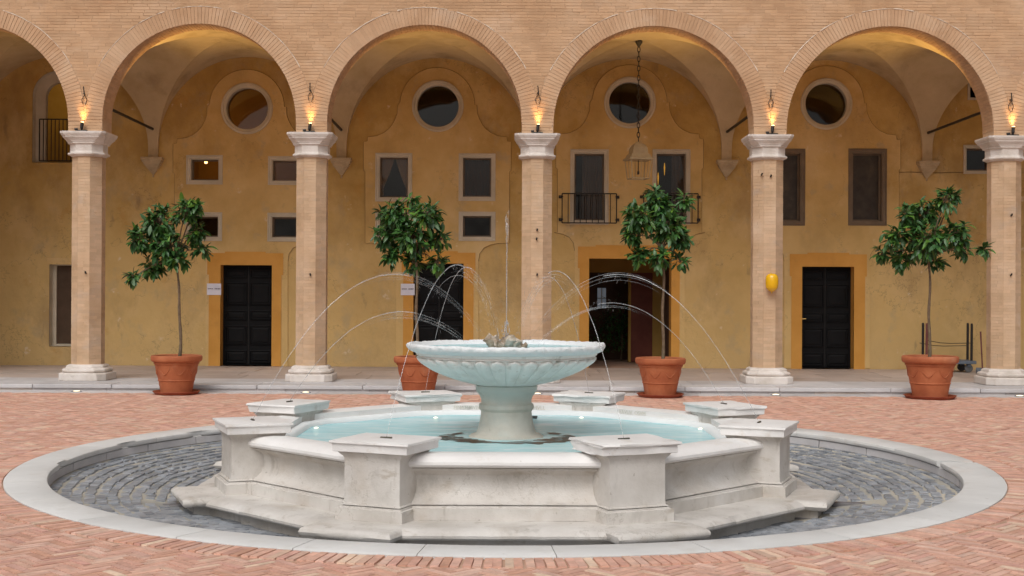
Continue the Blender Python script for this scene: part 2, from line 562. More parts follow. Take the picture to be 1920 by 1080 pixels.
M['water'] = water_mat('pool_water', (.80, .95, .96), 3.4, .020, .88)
M['bowlwater'] = water_mat('bowl_water', (.85, .96, .97), 9.0, .008, .75)


def jet_mat(name, opac):
    m, nt, b = mat_new(name)
    nt.nodes.remove(b)
    k = N(nt)
    tr = k.n('BsdfTransparent')
    df = k.n('BsdfDiffuse')
    df.inputs[0].default_value = (.9, .92, .95, 1)
    tl = k.n('BsdfTranslucent')
    tl.inputs[0].default_value = (.9, .92, .95, 1)
    gl = k.n('BsdfGlossy', Roughness=.15)
    a = k.n('MixShader')
    a.inputs[0].default_value = .5
    k.l(df.outputs[0], a.inputs[1])
    k.l(tl.outputs[0], a.inputs[2])
    c = k.n('MixShader')
    c.inputs[0].default_value = .3
    k.l(a.outputs[0], c.inputs[1])
    k.l(gl.outputs[0], c.inputs[2])
    nb = k.n('TexNoise', Scale=11, Detail=4)
    k.l(k.n('TexCoord').outputs['Object'], nb.inputs['Vector'])
    fac = k.ramp(nb.outputs[0], [(.3, opac * .55), (.7, min(1, opac * 1.4))])
    mx = k.n('MixShader')
    k.l(fac, mx.inputs[0])
    k.l(tr.outputs[0], mx.inputs[1])
    k.l(c.outputs[0], mx.inputs[2])
    k.l(mx.outputs[0], nt.nodes['Material Output'].inputs['Surface'])
    return m


M['jet'] = jet_mat('clear_water_stream', .32)
M['spray'] = jet_mat('falling_spray', .15)

def film(name, c):
    m, nt, b = mat_new(name)
    k = N(nt)
    b.inputs['Base Color'].default_value = (*c, 1)
    b.inputs['Roughness'].default_value = .35
    nb = k.n('TexNoise', Scale=5.5, Detail=6, Roughness=.6, Distortion=.8)
    mp = k.n('Mapping')
    mp.inputs['Scale'].default_value = (1, 2.6, 1)
    k.l(k.n('TexCoord').outputs['Object'], mp.inputs[0])
    k.l(mp.outputs[0], nb.inputs['Vector'])
    f = k.ramp(nb.outputs[0], [(.38, 0.0), (.50, .95)])
    k.l(f, b.inputs['Alpha'])
    return m


M['algae'] = film('dark_algae_film', (.045, .036, .028))
M['contour'] = surf('plaster_edge_shade_and_dirt', [(.3, (.16, .10, .045)), (.7, (.30, .20, .09))], 3, 6, .95)  # dark brown that puts edge shade into the colour, with dirt; also colours the cable

# ------------------------------------------------------------------ places
YF, YR = 21.55, 22.05        # front and rear face of the arcade wall
YC = 21.80                   # column axes
YW = 25.90                   # loggia rear wall
ZP = 0.105                   # loggia floor
YE = 20.75                   # edge of the loggia step
CX = [-7.30, -3.45, 0.42, 4.385, 8.47]       # columns
XL, XR = -13.0, 14.6
ARCH = [(-9.23, 1.655, 4.53), (-5.345, 1.65, 4.55), (-1.505, 1.66, 4.54), (2.40, 1.71, 4.49), (6.43, 1.765, 4.45), (10.5, 1.76, 4.45)]
ZCAP = 4.345
TH = .29
FC = (-0.05, 12.5)           # fountain centre
RO, RI = 4.61, 4.25          # kerb ring

# ------------------------------------------------------------------ ground
g = fill2d([[(-70, -60), (70, -60), (70, YE + .02), (-70, YE + .02)], circ(FC[0], FC[1], 4.5, 96)], -.004, .004, 'ground')
g.transform(Matrix(((1, 0, 0, 0), (0, 0, 1, 0), (0, -1, 0, 0), (0, 0, 0, 1))))
g.transform(Matrix.Translation((0, 0, -.012)))
ground = link('courtyard_ground', g, M['joint'], kind='structure')

# bricks: herringbone of 4:1 bricks laid at 45 degrees, and a ring course round the kerb
bricks = []      # (x, y, half length, half width, angle, z)
W_ = .056
n4 = 4
c45, s45 = math.cos(R(45)), math.sin(R(45))
for iy in range(-460, 460):
    for ix in range(-460, 460):
        kk = (ix - iy) % (2 * n4)
        if kk == 0:
            u, v, a = (ix + n4 / 2) * W_, (iy + .5) * W_, 0
        elif kk == 2 * n4 - 1:
            u, v, a = (ix + .5) * W_, (iy + n4 / 2) * W_, 90
        else:
            continue
        x = u * c45 - v * s45
        y = u * s45 + v * c45 + 12.5
        if not (5.6 < y < 20.32) or abs(x) > .405 * y + .8:
            continue
        hl, hw = n4 * W_ / 2 - .003, W_ / 2 - .003
        dr = math.hypot(x - FC[0], y - FC[1])
        an = R(a + 45)
        if dr < RO + .10:
            continue
        if dr < RO + .52:          # bricks cut to fit against the ring course
            dxy = (math.cos(an), math.sin(an))
            sg = 1 if (x - FC[0]) * dxy[0] + (y - FC[1]) * dxy[1] > 0 else -1
            ok = False
            for kf in (1, .85, .7, .55, .4, .25):
                h2 = hl * kf
                x2, y2 = x + sg * dxy[0] * (hl - h2), y + sg * dxy[1] * (hl - h2)
                if min(math.hypot(x2 + p * dxy[0] * h2 - q_ * dxy[1] * hw - FC[0], y2 + p * dxy[1] * h2 + q_ * dxy[0] * hw - FC[1]) for p in (-1, 1) for q_ in (-1, 1)) > RO + .257:
                    ok = True
                    break
            if not ok:
                continue
            bricks.append((x2, y2, round(h2, 3), hw, an, 0.0))
            continue
        bricks.append((x, y, hl, hw, an, 0.0))
nb_ = 470
for i in range(nb_):
    a = 2 * math.pi * (i + .2 * random.random()) / nb_
    x, y = FC[0] + (RO + .132) * math.cos(a), FC[1] + (RO + .132) * math.sin(a)
    if abs(x) > .405 * y + .8:
        continue
    bricks.append((x, y, .122, .0275, a, .004))


def brick_geo(L, Wd, tilt, z, ang, x, y):
    ca, sa = math.cos(ang), math.sin(ang)
    out = []
    for k, (u, v) in enumerate(((-L, -Wd), (L, -Wd), (L, Wd), (-L, Wd))):
        out.append((x + u * ca - v * sa, y + u * sa + v * ca, -.02))
    for k, (u, v) in enumerate(((-L, -Wd), (L, -Wd), (L, Wd), (-L, Wd))):
        u *= .99
        v *= .96
        out.append((x + u * ca - v * sa, y + u * sa + v * ca, z + tilt[0] * u + tilt[1] * v))
    return out


BF = [(4, 5, 6, 7), (0, 1, 5, 4), (1, 2, 6, 5), (2, 3, 7, 6), (3, 0, 4, 7)]
vis = [b for b in bricks if abs(b[0]) < .40 * b[1] and b[1] > 7.45]
vis.sort(key=lambda b: b[1] + (0 if b[5] == 0 else -.05))
near = set(id(b) for b in vis[:300])
mb = MB()
protos = {}
for b in bricks:
    x, y, L, Wd, ang, z = b
    tl = (random.uniform(-.015, .015), random.uniform(-.035, .035))
    zz = z + random.uniform(-.002, .002)
    if id(b) in near:
        key = (L, random.randrange(6))
        if key not in protos:
            q = MB()
            q.add(brick_geo(L, Wd, (random.uniform(-.015, .015), random.uniform(-.035, .035)), 0, 0, 0, 0), BF)
            protos[key] = q.mesh('brick')
        o = link('brick', protos[key], M['brick'], ground)
        o.location = (x, y, zz)
        o.rotation_euler = (0, 0, ang)
    else:
        mb.add(brick_geo(L, Wd, tl, zz, ang, x, y), BF)
link('brick_paving', mb.mesh('brick_paving'), M['brick'], ground, kind='stuff')

# pale stone strip at the foot of the step
mb = MB()
x = -11.5
strip = []
while x < 11.5:
    w = random.uniform(1.0, 1.6)
    q = MB()
    q.box(x + .004, x + w - .004, 20.34, YE - .01, -.02, .003)
    strip.append(q)
    x += w
for q in strip:
    link('strip_stone', q.mesh('strip_stone'), M['slab'], ground)

# ------------------------------------------------------------------ kerb ring and cobbled recess
kerb = thing('kerb_ring', 'broad pale stone kerb ring laid flush round the sunken cobbles', 'kerb', (FC[0], FC[1], 0))
kerb['kind'] = 'structure'
nk = 30
for i in range(nk):
    a0 = 2 * math.pi * (i + .15 * math.sin(i * 7.3)) / nk
    a1 = 2 * math.pi * (i + 1 + .15 * math.sin((i + 1) * 7.3)) / nk - .0013
    prof = [(RO, -.1), (RO, .006), (RO - .012, .014), (RI + .03, .013), (RI + .008, .004), (RI, -.018), (RI + .008, -.042), (RI + .03, -.05), (RI + .05, -.06)]
    loops = []
    ns = 9
    chip = random.random() < .22
    ck = random.uniform(.2, .8)
    for j in range(ns):
        a = a0 + (a1 - a0) * j / (ns - 1)
        l = []
        for q, (r, z) in enumerate(prof):
            e = .004 * noise.noise((i * 3.1 + j * .4, q * .3, 1.7))
            if chip and q in (4, 5, 6) and abs(j / (ns - 1) - ck) < .13:
                e += .035
            l.append((FC[0] + (r + e) * math.cos(a), FC[1] + (r + e) * math.sin(a), z + random.uniform(-.0006, .0006)))
        loops.append(l)
    q = MB()
    q.loft(loops)
    me = q.mesh('kerb_stone')
    bmn = bmesh.new(); bmn.from_mesh(me); bmesh.ops.recalc_face_normals(bmn, faces=bmn.faces); bmn.to_mesh(me); bmn.free()
    link('kerb_stone', me, M['kerb'], kerb, smooth=40)

recess = bpy.data.objects.new('cobbled_recess', None)
COL.objects.link(recess)
recess.location = (FC[0], FC[1], -.1)
recess['kind'] = 'structure'


def zrec(r):
    return -.135 - .19 * (4.27 - r) / 1.4


q = MB()
q.lathe([(4.30, -.06), (4.295, zrec(4.3)), (4.2, zrec(4.2) - .007), (2.6, zrec(2.6) - .007)], 120, FC, False, False)
link('recess_bed', q.mesh('recess_bed'), M['cjoint'], recess, smooth=30)
# wall stones under the kerb
for i in range(34):
    a0 = 2 * math.pi * i / 34
    a1 = 2 * math.pi * (i + 1) / 34 - .002 - .002 * random.random()
    e = random.uniform(-.006, .008)
    q = MB()
    loops = []
    for j in range(6):
        a = a0 + (a1 - a0) * j / 5
        loops.append([(FC[0] + r * math.cos(a), FC[1] + r * math.sin(a), z) for r, z in ((4.30, -.055), (4.272 + e, -.056), (4.268 + e, -.13), (4.30, -.13))])
    q.loft(loops)
    link('wall_stone', q.mesh('wall_stone'), M['slab'], recess)
cob = []
r = 4.245
drains = [(-3.05, 11.45, .42, .1, 12), (-2.75, 13.6, .36, .09, -30), (3.15, 11.6, .42, .1, -8), (2.55, 11.15, .50, .11, -22)]
while r > 2.75:
    n = int(2 * math.pi * r / .125)
    ph = random.random()
    wob = random.uniform(0, 6)
    for i in range(n):
        a = 2 * math.pi * (i + ph + random.uniform(-.12, .12)) / n
        rr = r + .010 * math.sin(a * 9 + wob) + .055 * noise.noise((math.cos(a) * 2.5, math.sin(a) * 2.5, .3)) + random.gauss(0, .007)
        x, y = FC[0] + rr * math.cos(a), FC[1] + rr * math.sin(a)
        if any(math.hypot(x - dx, y - dy) < .3 and abs(y - dy) < .12 for dx, dy, *_ in drains):
            continue
        cob.append((x, y, random.uniform(.052, .063), random.uniform(.043, .0495), a + math.pi / 2 + random.gauss(0, .05), zrec(rr) + random.uniform(-.004, .006), r))
    r -= .103


def seen_cob(c):
    x, y = c[0] - FC[0], c[1] - FC[1]
    return (abs(x) > 3.0 and y > -2.6) or y > 3.1


sc_ = sorted([c for c in cob if seen_cob(c) and c[6] > 2.85], key=lambda c: c[1])
nearc = set(id(c) for c in sc_[:300])
mb = MB()
cprot = []
for t in range(8):
    q = MB()
    L, Wd = .058 + random.uniform(-.004, .004), .046 + random.uniform(-.003, .003)
    p = [(-L, -Wd, -.03), (L, -Wd, -.03), (L, Wd, -.03), (-L, Wd, -.03)]
    p += [(u * .93 + random.uniform(-.003, .003), v * .92 + random.uniform(-.002, .002), random.uniform(-.0015, .002)) for u, v in ((-L, -Wd), (L, -Wd), (L, Wd), (-L, Wd))]
    q.add(p, BF)
    cprot.append(q.mesh('cobble'))
for c in cob:
    x, y, L, Wd, ang, z, r = c
    if id(c) in nearc:
        o = link('cobble', random.choice(cprot), M['cobble'], recess)
        o.location = (x, y, z)
        o.rotation_euler = (random.uniform(-.05, .05), random.uniform(-.05, .05), ang)
    else:
        ca, sa = math.cos(ang), math.sin(ang)
        p = []
        for (sx, zz) in ((1, -.03), (.955, 0)):
            for u, v in ((-L, -Wd), (L, -Wd), (L, Wd), (-L, Wd)):
                u, v = u * sx + random.uniform(-.003, .003), v * sx + random.uniform(-.003, .003)
                p.append((x + u * ca - v * sa, y + u * sa + v * ca, z + zz + random.uniform(-.0018, .0018)))
        mb.add(p, BF)
link('cobble_paving', mb.mesh('cobble_paving'), M['cobble'], recess, kind='stuff')
for dx, dy, L, Wd, an in drains:
    q = MB()
    rr = math.hypot(dx - FC[0], dy - FC[1])
    q.box(-L / 2, L / 2, -Wd / 2, Wd / 2, -.03, .006)
    o = link('drain_slab', q.mesh('drain_slab'), M['basalt'], recess, bevel=.005)
    o.location = (dx, dy, zrec(rr))
    o.rotation_euler = (0, 0, R(an))

# ------------------------------------------------------------------ loggia floor
floor = bpy.data.objects.new('loggia_floor', None)
COL.objects.link(floor)
floor.location = (0, YE, ZP)
floor['kind'] = 'structure'
q = MB()
q.box(XL, XR, YE + .06, YW + 6, -.1, ZP - .02)
link('floor_bed', q.mesh('floor_bed'), M['joint'], floor)


def slab_row(y0, y1, wl, wh, mat, name, nose=False):
    x = -11.6
    while x < 11.6:
        w = random.uniform(wl, wh)
        q = MB()
        e = random.uniform(-.003, .003)
        q.box(x + .004, x + w - .004, y0 + .004, y1 - .004, ZP - .07, ZP + e)
        link(name, q.mesh(name), mat, floor, bevel=.012 if nose else .003)
        x += w


slab_row(YE, YE + .55, 1.1, 1.9, M['slab'], 'edge_slab', True)
slab_row(YE + .55, YE + 1.5, .9, 1.5, M['slab'], 'floor_slab')
for i in range(3):
    slab_row(YE + 1.5 + i * 1.0, YE + 2.5 + i * 1.0, .9, 1.3, M['tile'], 'floor_slab')
slab_row(YE + 4.5, YW, .9, 1.3, M['tile'], 'floor_slab')
x = -11.6
while x < 11.6:
    w = random.uniform(.7, 1.6)
    q = MB()
    q.box(x + .004, x + w - .004, YE + .035 + random.uniform(-.006, .006), YE + .2, -.03, ZP - .071)
    link('riser_stone', q.mesh('riser_stone'), M['travertine'] if random.random() < .4 else M['slab'], floor)
    x += w

# ------------------------------------------------------------------ arcade wall
arc = thing('arcade_wall', 'pink brick arcade wall with round arches above the octagonal columns', 'wall', (0, YC, ZCAP))
out = [(XL, ZP), (XL, 9.5), (XR, 9.5), (XR, ZP)]
for (cx, r, zc) in reversed(ARCH):
    if cx == ARCH[-1][0]:
        out.append((cx + r, ZP))
    else:
        out.append((cx + r, ZCAP))
    out += circ(cx, zc, r, 56, 0, 180)
    out.append((cx - r, ZP if cx == ARCH[0][0] else ZCAP))
link('wall_core', fill2d([out], YF, YR, 'wall_core'), M['mortar'], arc)
# brick courses as relief on the face
mb = MB()
RH = .052
z = ZCAP + .004
row = 0
while z < 7.0:
    zm = z + RH / 2
    iv = [(-9.9, 10.4)]
    for (cx, r, zc) in ARCH:
        h = 0
        if zm < zc:
            h = r
        elif zm < zc + r + TH:
            h = math.sqrt(max(0, (r + TH + .004) ** 2 - (zm - zc) ** 2))
            h = min(h, r + .262) if zm < zc + .6 else h
        if h:
            nv = []
            for a, b in iv:
                if cx + h <= a or cx - h >= b:
                    nv.append((a, b))
                else:
                    if cx - h > a:
                        nv.append((a, cx - h))
                    if cx + h < b:
                        nv.append((cx + h, b))
            iv = nv
    for a, b in iv:
        if b - a < .03:
            continue
        x = a - random.uniform(0, .2) if b - a > .6 else a
        while x < b:
            w = random.uniform(.20, .31)
            x0, x1 = max(x, a) + .002, min(x + w, b) - .004
            x += w
            if x1 - x0 < .02:
                continue
            pr = .003 + .006 * max(0, noise.noise((x * .9, z * 2.2, 3.3)) + .2) + random.uniform(-.001, .0015) + (.004 if random.random() < .04 else 0)
            pl = [(x0, YF, z + .001), (x1, YF, z + .001), (x1, YF, z + RH - .002), (x0, YF, z + RH - .002)]
            e = [random.uniform(-.002, .002) for _ in range(4)]
            fr = [(x0 + .002, YF - pr, z + .003 + e[0]), (x1 - .002, YF - pr, z + .003 + e[1]), (x1 - .002, YF - pr, z + RH - .004 + e[2]), (x0 + .002, YF - pr, z + RH - .004 + e[3])]
            mb.add(pl + fr, BF)
    z += RH
    row += 1
link('brick_courses', mb.mesh('brick_courses'), M['wallbrick'], arc, kind='stuff')
for (cx, r, zc) in ARCH:
    mb = MB()
    nvs = int(math.pi * r / .054)
    for i in range(nvs):
        a0 = math.pi * i / nvs
        a1 = math.pi * (i + 1) / nvs - .0014
        if abs(cx) > 10 and False:
            continue
        am = (a0 + a1) / 2
        pr = .010 + random.uniform(-.002, .002)
        ro = r + TH * (1 + random.uniform(-.02, .02))
        # neighbouring rings meet over the pier
        for cxx in CX:
            if abs(cxx - cx) < 2.3:
                lim = abs(cxx - cx) / max(1e-3, abs(math.cos(am))) - .004
                if (cxx - cx) * math.cos(am) > 0:
                    ro = min(ro, max(lim, r + .2))
        p = []
        for (yy, sh) in ((YF + .02, 0), (YF - pr, .0015)):
            for (rad, an) in ((r - random.uniform(0, .004), a0 + sh / r), (ro, a0 + sh / ro), (ro, a1 - sh / ro), (r - random.uniform(0, .004), a1 - sh / r)):
                p.append((cx + rad * math.cos(an), yy, zc + rad * math.sin(an)))
        mb.add(p, [(7, 6, 5, 4), (4, 5, 1, 0), (5, 6, 2, 1), (6, 7, 3, 2), (7, 4, 0, 3)])
    link('archivolt', mb.mesh('archivolt'), M['archbrick'], arc, kind='stuff')
    q = MB()
    for (aa, ab) in ((28, 74), (79, 104), (108, 152)):
        pts = []
        for j in range(30):
            a_ = R(aa + (ab - aa) * j / 29)
            pts.append((cx + (r + TH + .003 + .004 * noise.noise((j * .6, cx, 0))) * math.cos(a_), YF - .012, zc + (r + TH + .003 + .004 * noise.noise((j * .6, cx, 0))) * math.sin(a_)))
        q.tube(pts, [max(.0015, .006 + .012 * noise.noise((j * .45, cx * 3, aa))) for j in range(30)], 5)
    link('lime_joint', q.mesh('lime_joint'), M['lime'], arc)
    # soffit brick lining
    mb = MB()
    nr = 9
    for i in range(nvs):
        a0 = math.pi * i / nvs
        a1 = math.pi * (i + 1) / nvs - .0022
        y = YF + .022
        while y < YR:
            w = random.uniform(.16, .3)
            y1 = min(y + w, YR) - .003
            d = random.uniform(.003, .007)
            p = [(cx + rad * math.cos(an), yy, zc + rad * math.sin(an)) for (rad, sh) in ((r, 0), (r - d, .0012)) for (an, yy) in ((a0 + sh, y + sh), (a1 - sh, y + sh), (a1 - sh, y1 - sh), (a0 + sh, y1 - sh))]
            if y1 - y > .02:
                mb.add(p, BF)
            y += w
    link('soffit_bricks', mb.mesh('soffit_bricks'), M['wallbrick'], arc, kind='stuff')

# iron tie-rod anchors on the spandrels are parts of the wall
for i, cx in enumerate(CX):
    q = MB()
    zz = 5.04
    zz += (-.05, .03, 0, -.04, -.08)[i]
    q.tube([(cx, YF - .06, zz + .12), (cx + (.012, -.004, .02, 0, .012)[i], YF - .05, zz - .02)], .009, 6)
    q.tube([(cx + .01, YF - .03, zz - .02), (cx - .04, YF - .025, zz - .1), (cx - .02, YF - .03, zz - .18)], .006, 5)
    q.tube([(cx + .01, YF - .03, zz - .02), (cx + .05, YF - .025, zz - .1), (cx + .02, YF - .03, zz - .2)], .006, 5)
    q.tube([(cx, YF - .05, zz), (cx, YF + .02, zz)], .012, 6)
    link('anchor_iron', q.mesh('anchor_iron'), M['iron'], arc)

# ------------------------------------------------------------------ columns


def csec(cx, cy, a, c, z):
    return [(cx + a, cy - a + c, z), (cx + a, cy + a - c, z), (cx + a - c, cy + a, z), (cx - a + c, cy + a, z), (cx - a, cy + a - c, z), (cx - a, cy - a + c, z), (cx - a + c, cy - a, z), (cx + a - c, cy - a, z)]


def make_column(cx, label):
    t = thing('column', label, 'column', (cx, YC, ZP), 'octagonal columns of the arcade')
    sa, sc2 = .258, .151
    zb, zt = .375, 3.955
    q = MB()
    q.loft([csec(cx, YC, sa - .006, sc2, zb - .02), csec(cx, YC, sa - .006, sc2, zt + .02)])
    core = link('shaft', q.mesh('shaft'), M['shaft'], t)
    mb = MB()
    z = zb
    while z < zt - .01:
        z1 = min(z + .052, zt)
        b0 = csec(cx, YC, sa - .006, sc2, 0)
        for f in range(8):
            p, q2 = Vector(b0[f]), Vector(b0[(f + 1) % 8])
            nrm = (q2 - p).cross(Vector((0, 0, 1))).normalized()
            cuts = [0, random.uniform(.35, .65), 1] if random.random() < .5 else [0, 1]
            for a, b in zip(cuts[:-1], cuts[1:]):
                A, B = p.lerp(q2, a), p.lerp(q2, b)
                d = (B - A).normalized() * .0012
                A, B = A + (d if a else d * 0), B - (d if b < 1 else d * 0)
                pr = .0040 + random.uniform(-.001, .0015)
                if random.random() < .03:
                    pr = .001
                if random.random() < .3:
                    pr = .006
                lo, hi = z + .0006, z1 - .001
                pts = [(A.x, A.y, lo), (B.x, B.y, lo), (B.x, B.y, hi), (A.x, A.y, hi)]
                e = nrm * pr
                pts += [(A.x + e.x, A.y + e.y, lo + .001), (B.x + e.x, B.y + e.y, lo + .001), (B.x + e.x, B.y + e.y, hi - .001), (A.x + e.x, A.y + e.y, hi - .001)]
                mb.add(pts, BF)
        z = z1
    link('shaft_bricks', mb.mesh('shaft_bricks'), M['shaft'], t, kind='stuff')
    # capital
    prof = [(.262, .150, 3.93), (.292, .165, 3.952), (.312, .165, 3.957), (.318, .165, 3.975), (.312, .165, 3.995), (.292, .16, 4.0), (.286, .15, 4.012), (.282, .15, 4.03), (.284, .15, 4.125),
            (.288, .145, 4.14), (.308, .135, 4.147), (.308, .13, 4.17), (.314, .12, 4.175), (.324, .11, 4.20), (.350, .09, 4.235), (.362, .08, 4.25), (.364, .08, 4.272), (.372, .07, 4.277), (.388, .06, 4.312), (.390, .06, ZCAP)]
    q = MB()
    loops = []
    for (a, c, z) in prof:
        l = csec(cx, YC, a, c, z)
        loops.append(l)
    q.loft(loops)
    cap = link('capital', q.mesh('capital'), M['travertine'], t, bevel=.004)
    # base: plinth and torus
    q = MB()
    q.loft([csec(cx, YC, .40, .12, ZP), csec(cx, YC, .405, .12, ZP + .02), csec(cx, YC, .405, .12, ZP + .12), csec(cx, YC, .39, .12, ZP + .135)])
    link('plinth', q.mesh('plinth'), M['travertine'], t, bevel=.012)
    q = MB()
    q.loft([csec(cx, YC, .345, .13, ZP + .136), csec(cx, YC, .365, .14, ZP + .155), csec(cx, YC, .37, .14, ZP + .175), csec(cx, YC, .36, .14, ZP + .20), csec(cx, YC, .325, .14, ZP + .213),
            csec(cx, YC, .318, .14, ZP + .23), csec(cx, YC, .32, .14, ZP + .24), csec(cx, YC, .30, .145, ZP + .262), csec(cx, YC, .27, .15, ZP + .275)])
    link('base_moulding', q.mesh('base_moulding'), M['travertine'], t, bevel=.006)
    return t


col_labels = ['octagonal brick column at the far left beside the arched window', 'octagonal brick column right of the first door and paper notice',
              'octagonal brick column directly behind the fountain bowl', 'octagonal brick column with a yellow balloon on it', 'octagonal brick column at the far right beside the dustpan']
cols = [make_column(cx, lb) for cx, lb in zip(CX, col_labels)]
# little iron hooks set in the shafts: parts of their columns
for ci, pts in ((0, [(161, 512)]), (1, [(582, 516)]), (2, [(1007, 432), (1007, 516), (1006, 449)]), (3, [(1445, 331), (1428, 328)]), (4, [(1896, 404), (1895, 516)])):
    for (px, py) in pts:
        yy = YC - .262
        hx, hz = P(px, py, yy)
        q = MB()
        q.tube([(hx, yy + .03, hz), (hx, yy - .03, hz), (hx + .005, yy - .04, hz + .03)], .014, 6)
        link('iron_hook', q.mesh('iron_hook'), M['iron'], cols[ci])

# ------------------------------------------------------------------ vaults
VB = [-9.25 - 1.95 + 0] + []
bx = [-11.15, -7.35, -3.50, .415, 4.375, 8.475, 12.4]
vlabels = ['groin vault over the far left bay with the arched window', 'groin vault over the bay of four small square windows',
           'groin vault over the bay left of the middle column', 'groin vault over the bay with the hanging lantern',
           'groin vault over the bay with two dark framed windows', 'groin vault over the far right bay']
ZV0, RISE = 4.57, 1.86
for i in range(6):
    x0, x1 = bx[i] + .10, bx[i + 1] - .10
    y0, y1 = YR - .003, YW + .003
    cx_, a = (x0 + x1) / 2, (x1 - x0) / 2
    cy_, b = (y0 + .13 + y1 - .06) / 2, (y1 - .06 - y0 - .13) / 2
    nn = 20
    tag_ = thing('vault', vlabels[i], 'vault', (cx_, cy_, 6.4), 'groin vaults of the loggia')
    for w in range(4):      # four webs, the groins between them sharp
        q = MB()
        loops = []
        for j in range(nn + 1):
            th = math.pi / 2 * j / nn               # from springing to crown
            s = math.cos(th)
            z = ZV0 + RISE * math.sin(th)
            pts = []
            for k in range(nn + 1):
                t_ = -1 + 2 * k / nn
                # line of constant height on this web runs between the two groins out to the edge
                pts.append((s, t_ * s, z))
            loops.append(pts)
        # web as strips: barrel whose generator runs outwards (from the groin to the edge of the bay)
        V = []
        for j in range(2 * nn + 1):
            th = math.pi * j / (2 * nn)
            u = math.cos(th)                        # across the web -1..1
            z = ZV0 + RISE * math.sin(th)
            e0 = abs(u)                             # the groin
            for (v) in (e0, e0 + (1 - e0) * .5, 1.0, None):
                if w in (0, 1):                     # webs running to the front / rear wall
                    yy = (y1 if w else y0) if v is None else cy_ + (1 if w else -1) * b * v
                    V.append((cx_ + a * u, yy, z))
                else:
                    xx = (bx[i + 1] if w == 3 else bx[i]) if v is None else cx_ + (1 if w == 3 else -1) * a * v
                    V.append((xx, cy_ + b * u, z))
        Fc = []
        for j in range(2 * nn):
            for k in range(3):
                p0 = j * 4 + k
                Fc.append((p0, p0 + 1, p0 + 5, p0 + 4) if w in (1, 2) else (p0 + 4, p0 + 5, p0 + 1, p0))
        q.add(V, Fc)
        link('web', q.mesh('web'), M['vault'], tag_, smooth=180)
    # the four feet that carry the webs down to the corbels and capitals
    for sx in (-1, 1):
        for sy in (-1, 1):
            q = MB()
            xa, xb = sorted((cx_ + sx * a, bx[i + 1] if sx > 0 else bx[i]))
            ya, yb = sorted((cy_ + sy * b, y1 if sy > 0 else y0))
            q.box(xa, xb, ya, yb, 4.36, ZV0)
            link('vault_foot', q.mesh('vault_foot'), M['vault'], tag_)

# ------------------------------------------------------------------ rear wall of the loggia
wall = thing('loggia_wall', 'mottled ochre plaster wall with doors and stone framed windows under the vaults', 'wall', (0, YW, ZP))
holes = []


def ringloft(loops3, name, mat, parent, smooth=None):
    q = MB()
    q.loft(loops3, False, False)
    return link(name, q.mesh(name), mat, parent, smooth)


def rl(x0, x1, z0, z1, y):
    return [(x0, y, z0), (x1, y, z0), (x1, y, z1), (x0, y, z1)]


def pane_in(x0, x1, z0, z1, y, parent, mat=None):
    q = MB()
    q.box(x0 - .01, x1 + .01, y, y + .008, z0 - .01, z1 + .01)
    return link('pane', q.mesh('pane'), mat or M['glass'], parent)


wins = [  # outer px box, frame width px, material
    (350, 418, 291, 346, 8, 'frame'), (503, 571, 293, 347, 8, 'frame'), (349, 417, 398, 452, 8, 'frame'), (502, 570, 399, 453, 8, 'frame'),
    (704, 773, 287, 378, 8, 'frame'), (860, 929, 288, 377, 8, 'frame'), (704, 773, 398, 451, 8, 'frame'), (860, 929, 397, 452, 8, 'frame'),
    (1069, 1141, 280, 421, 8, 'frame'), (1223, 1294, 280, 421, 8, 'frame'),
    (1436, 1509, 279, 423, 9, 'darkframe'), (1590, 1662, 279, 423, 9, 'darkframe'),
    (1806, 1862, 272, 326, 6, 'frame')]
winobjs = []
fieldholes = {}
for wi, (a, b, t, bt, fw, mt) in enumerate(wins):
    x0, x1, z0, z1 = prect(a, b, t, bt, YW)
    k = fw / F * YW
    holes.append(rect(x0 + k - .008, x1 - k + .008, z0 + k - .008, z1 - k + .008))
    o = ringloft([rl(x0, x1, z0, z1, YW + .01), rl(x0, x1, z0, z1, YW - .045), rl(x0 + .022, x1 - .022, z0 + .022, z1 - .022, YW - .05),
                  rl(x0 + .028, x1 - .028, z0 + .028, z1 - .028, YW - .034), rl(x0 + k * .75, x1 - k * .75, z0 + k * .75, z1 - k * .75, YW - .034),
                  rl(x0 + k * .8, x1 - k * .8, z0 + k * .8, z1 - k * .8, YW - .02), rl(x0 + k, x1 - k, z0 + k, z1 - k, YW - .02),
                  rl(x0 + k, x1 - k, z0 + k, z1 - k, YW + .2)], 'window', M[mt], wall)
    pane_in(x0 + k, x1 - k, z0 + k, z1 - k, YW + .13, o, M['screen'] if mt == 'darkframe' else None)
    # casement bars just inside the glass
    q = MB()
    for (xx0, xx1, zz0, zz1) in ((x0 + k, x0 + k + .03, z0 + k, z1 - k), (x1 - k - .03, x1 - k, z0 + k, z1 - k), (x0 + k + .03, x1 - k - .03, z0 + k, z0 + k + .03), (x0 + k + .03, x1 - k - .03, z1 - k - .03, z1 - k)):
        q.box(xx0, xx1, YW + .10, YW + .128, zz0, zz1)
    link('sash', q.mesh('sash'), M['darkframe'], o)
    fieldholes.setdefault(wi, (x0 + .002, x1 - .002, z0 + .002, z1 - .002))
    winobjs.append((o, x0 + k, x1 - k, z0 + k, z1 - k))

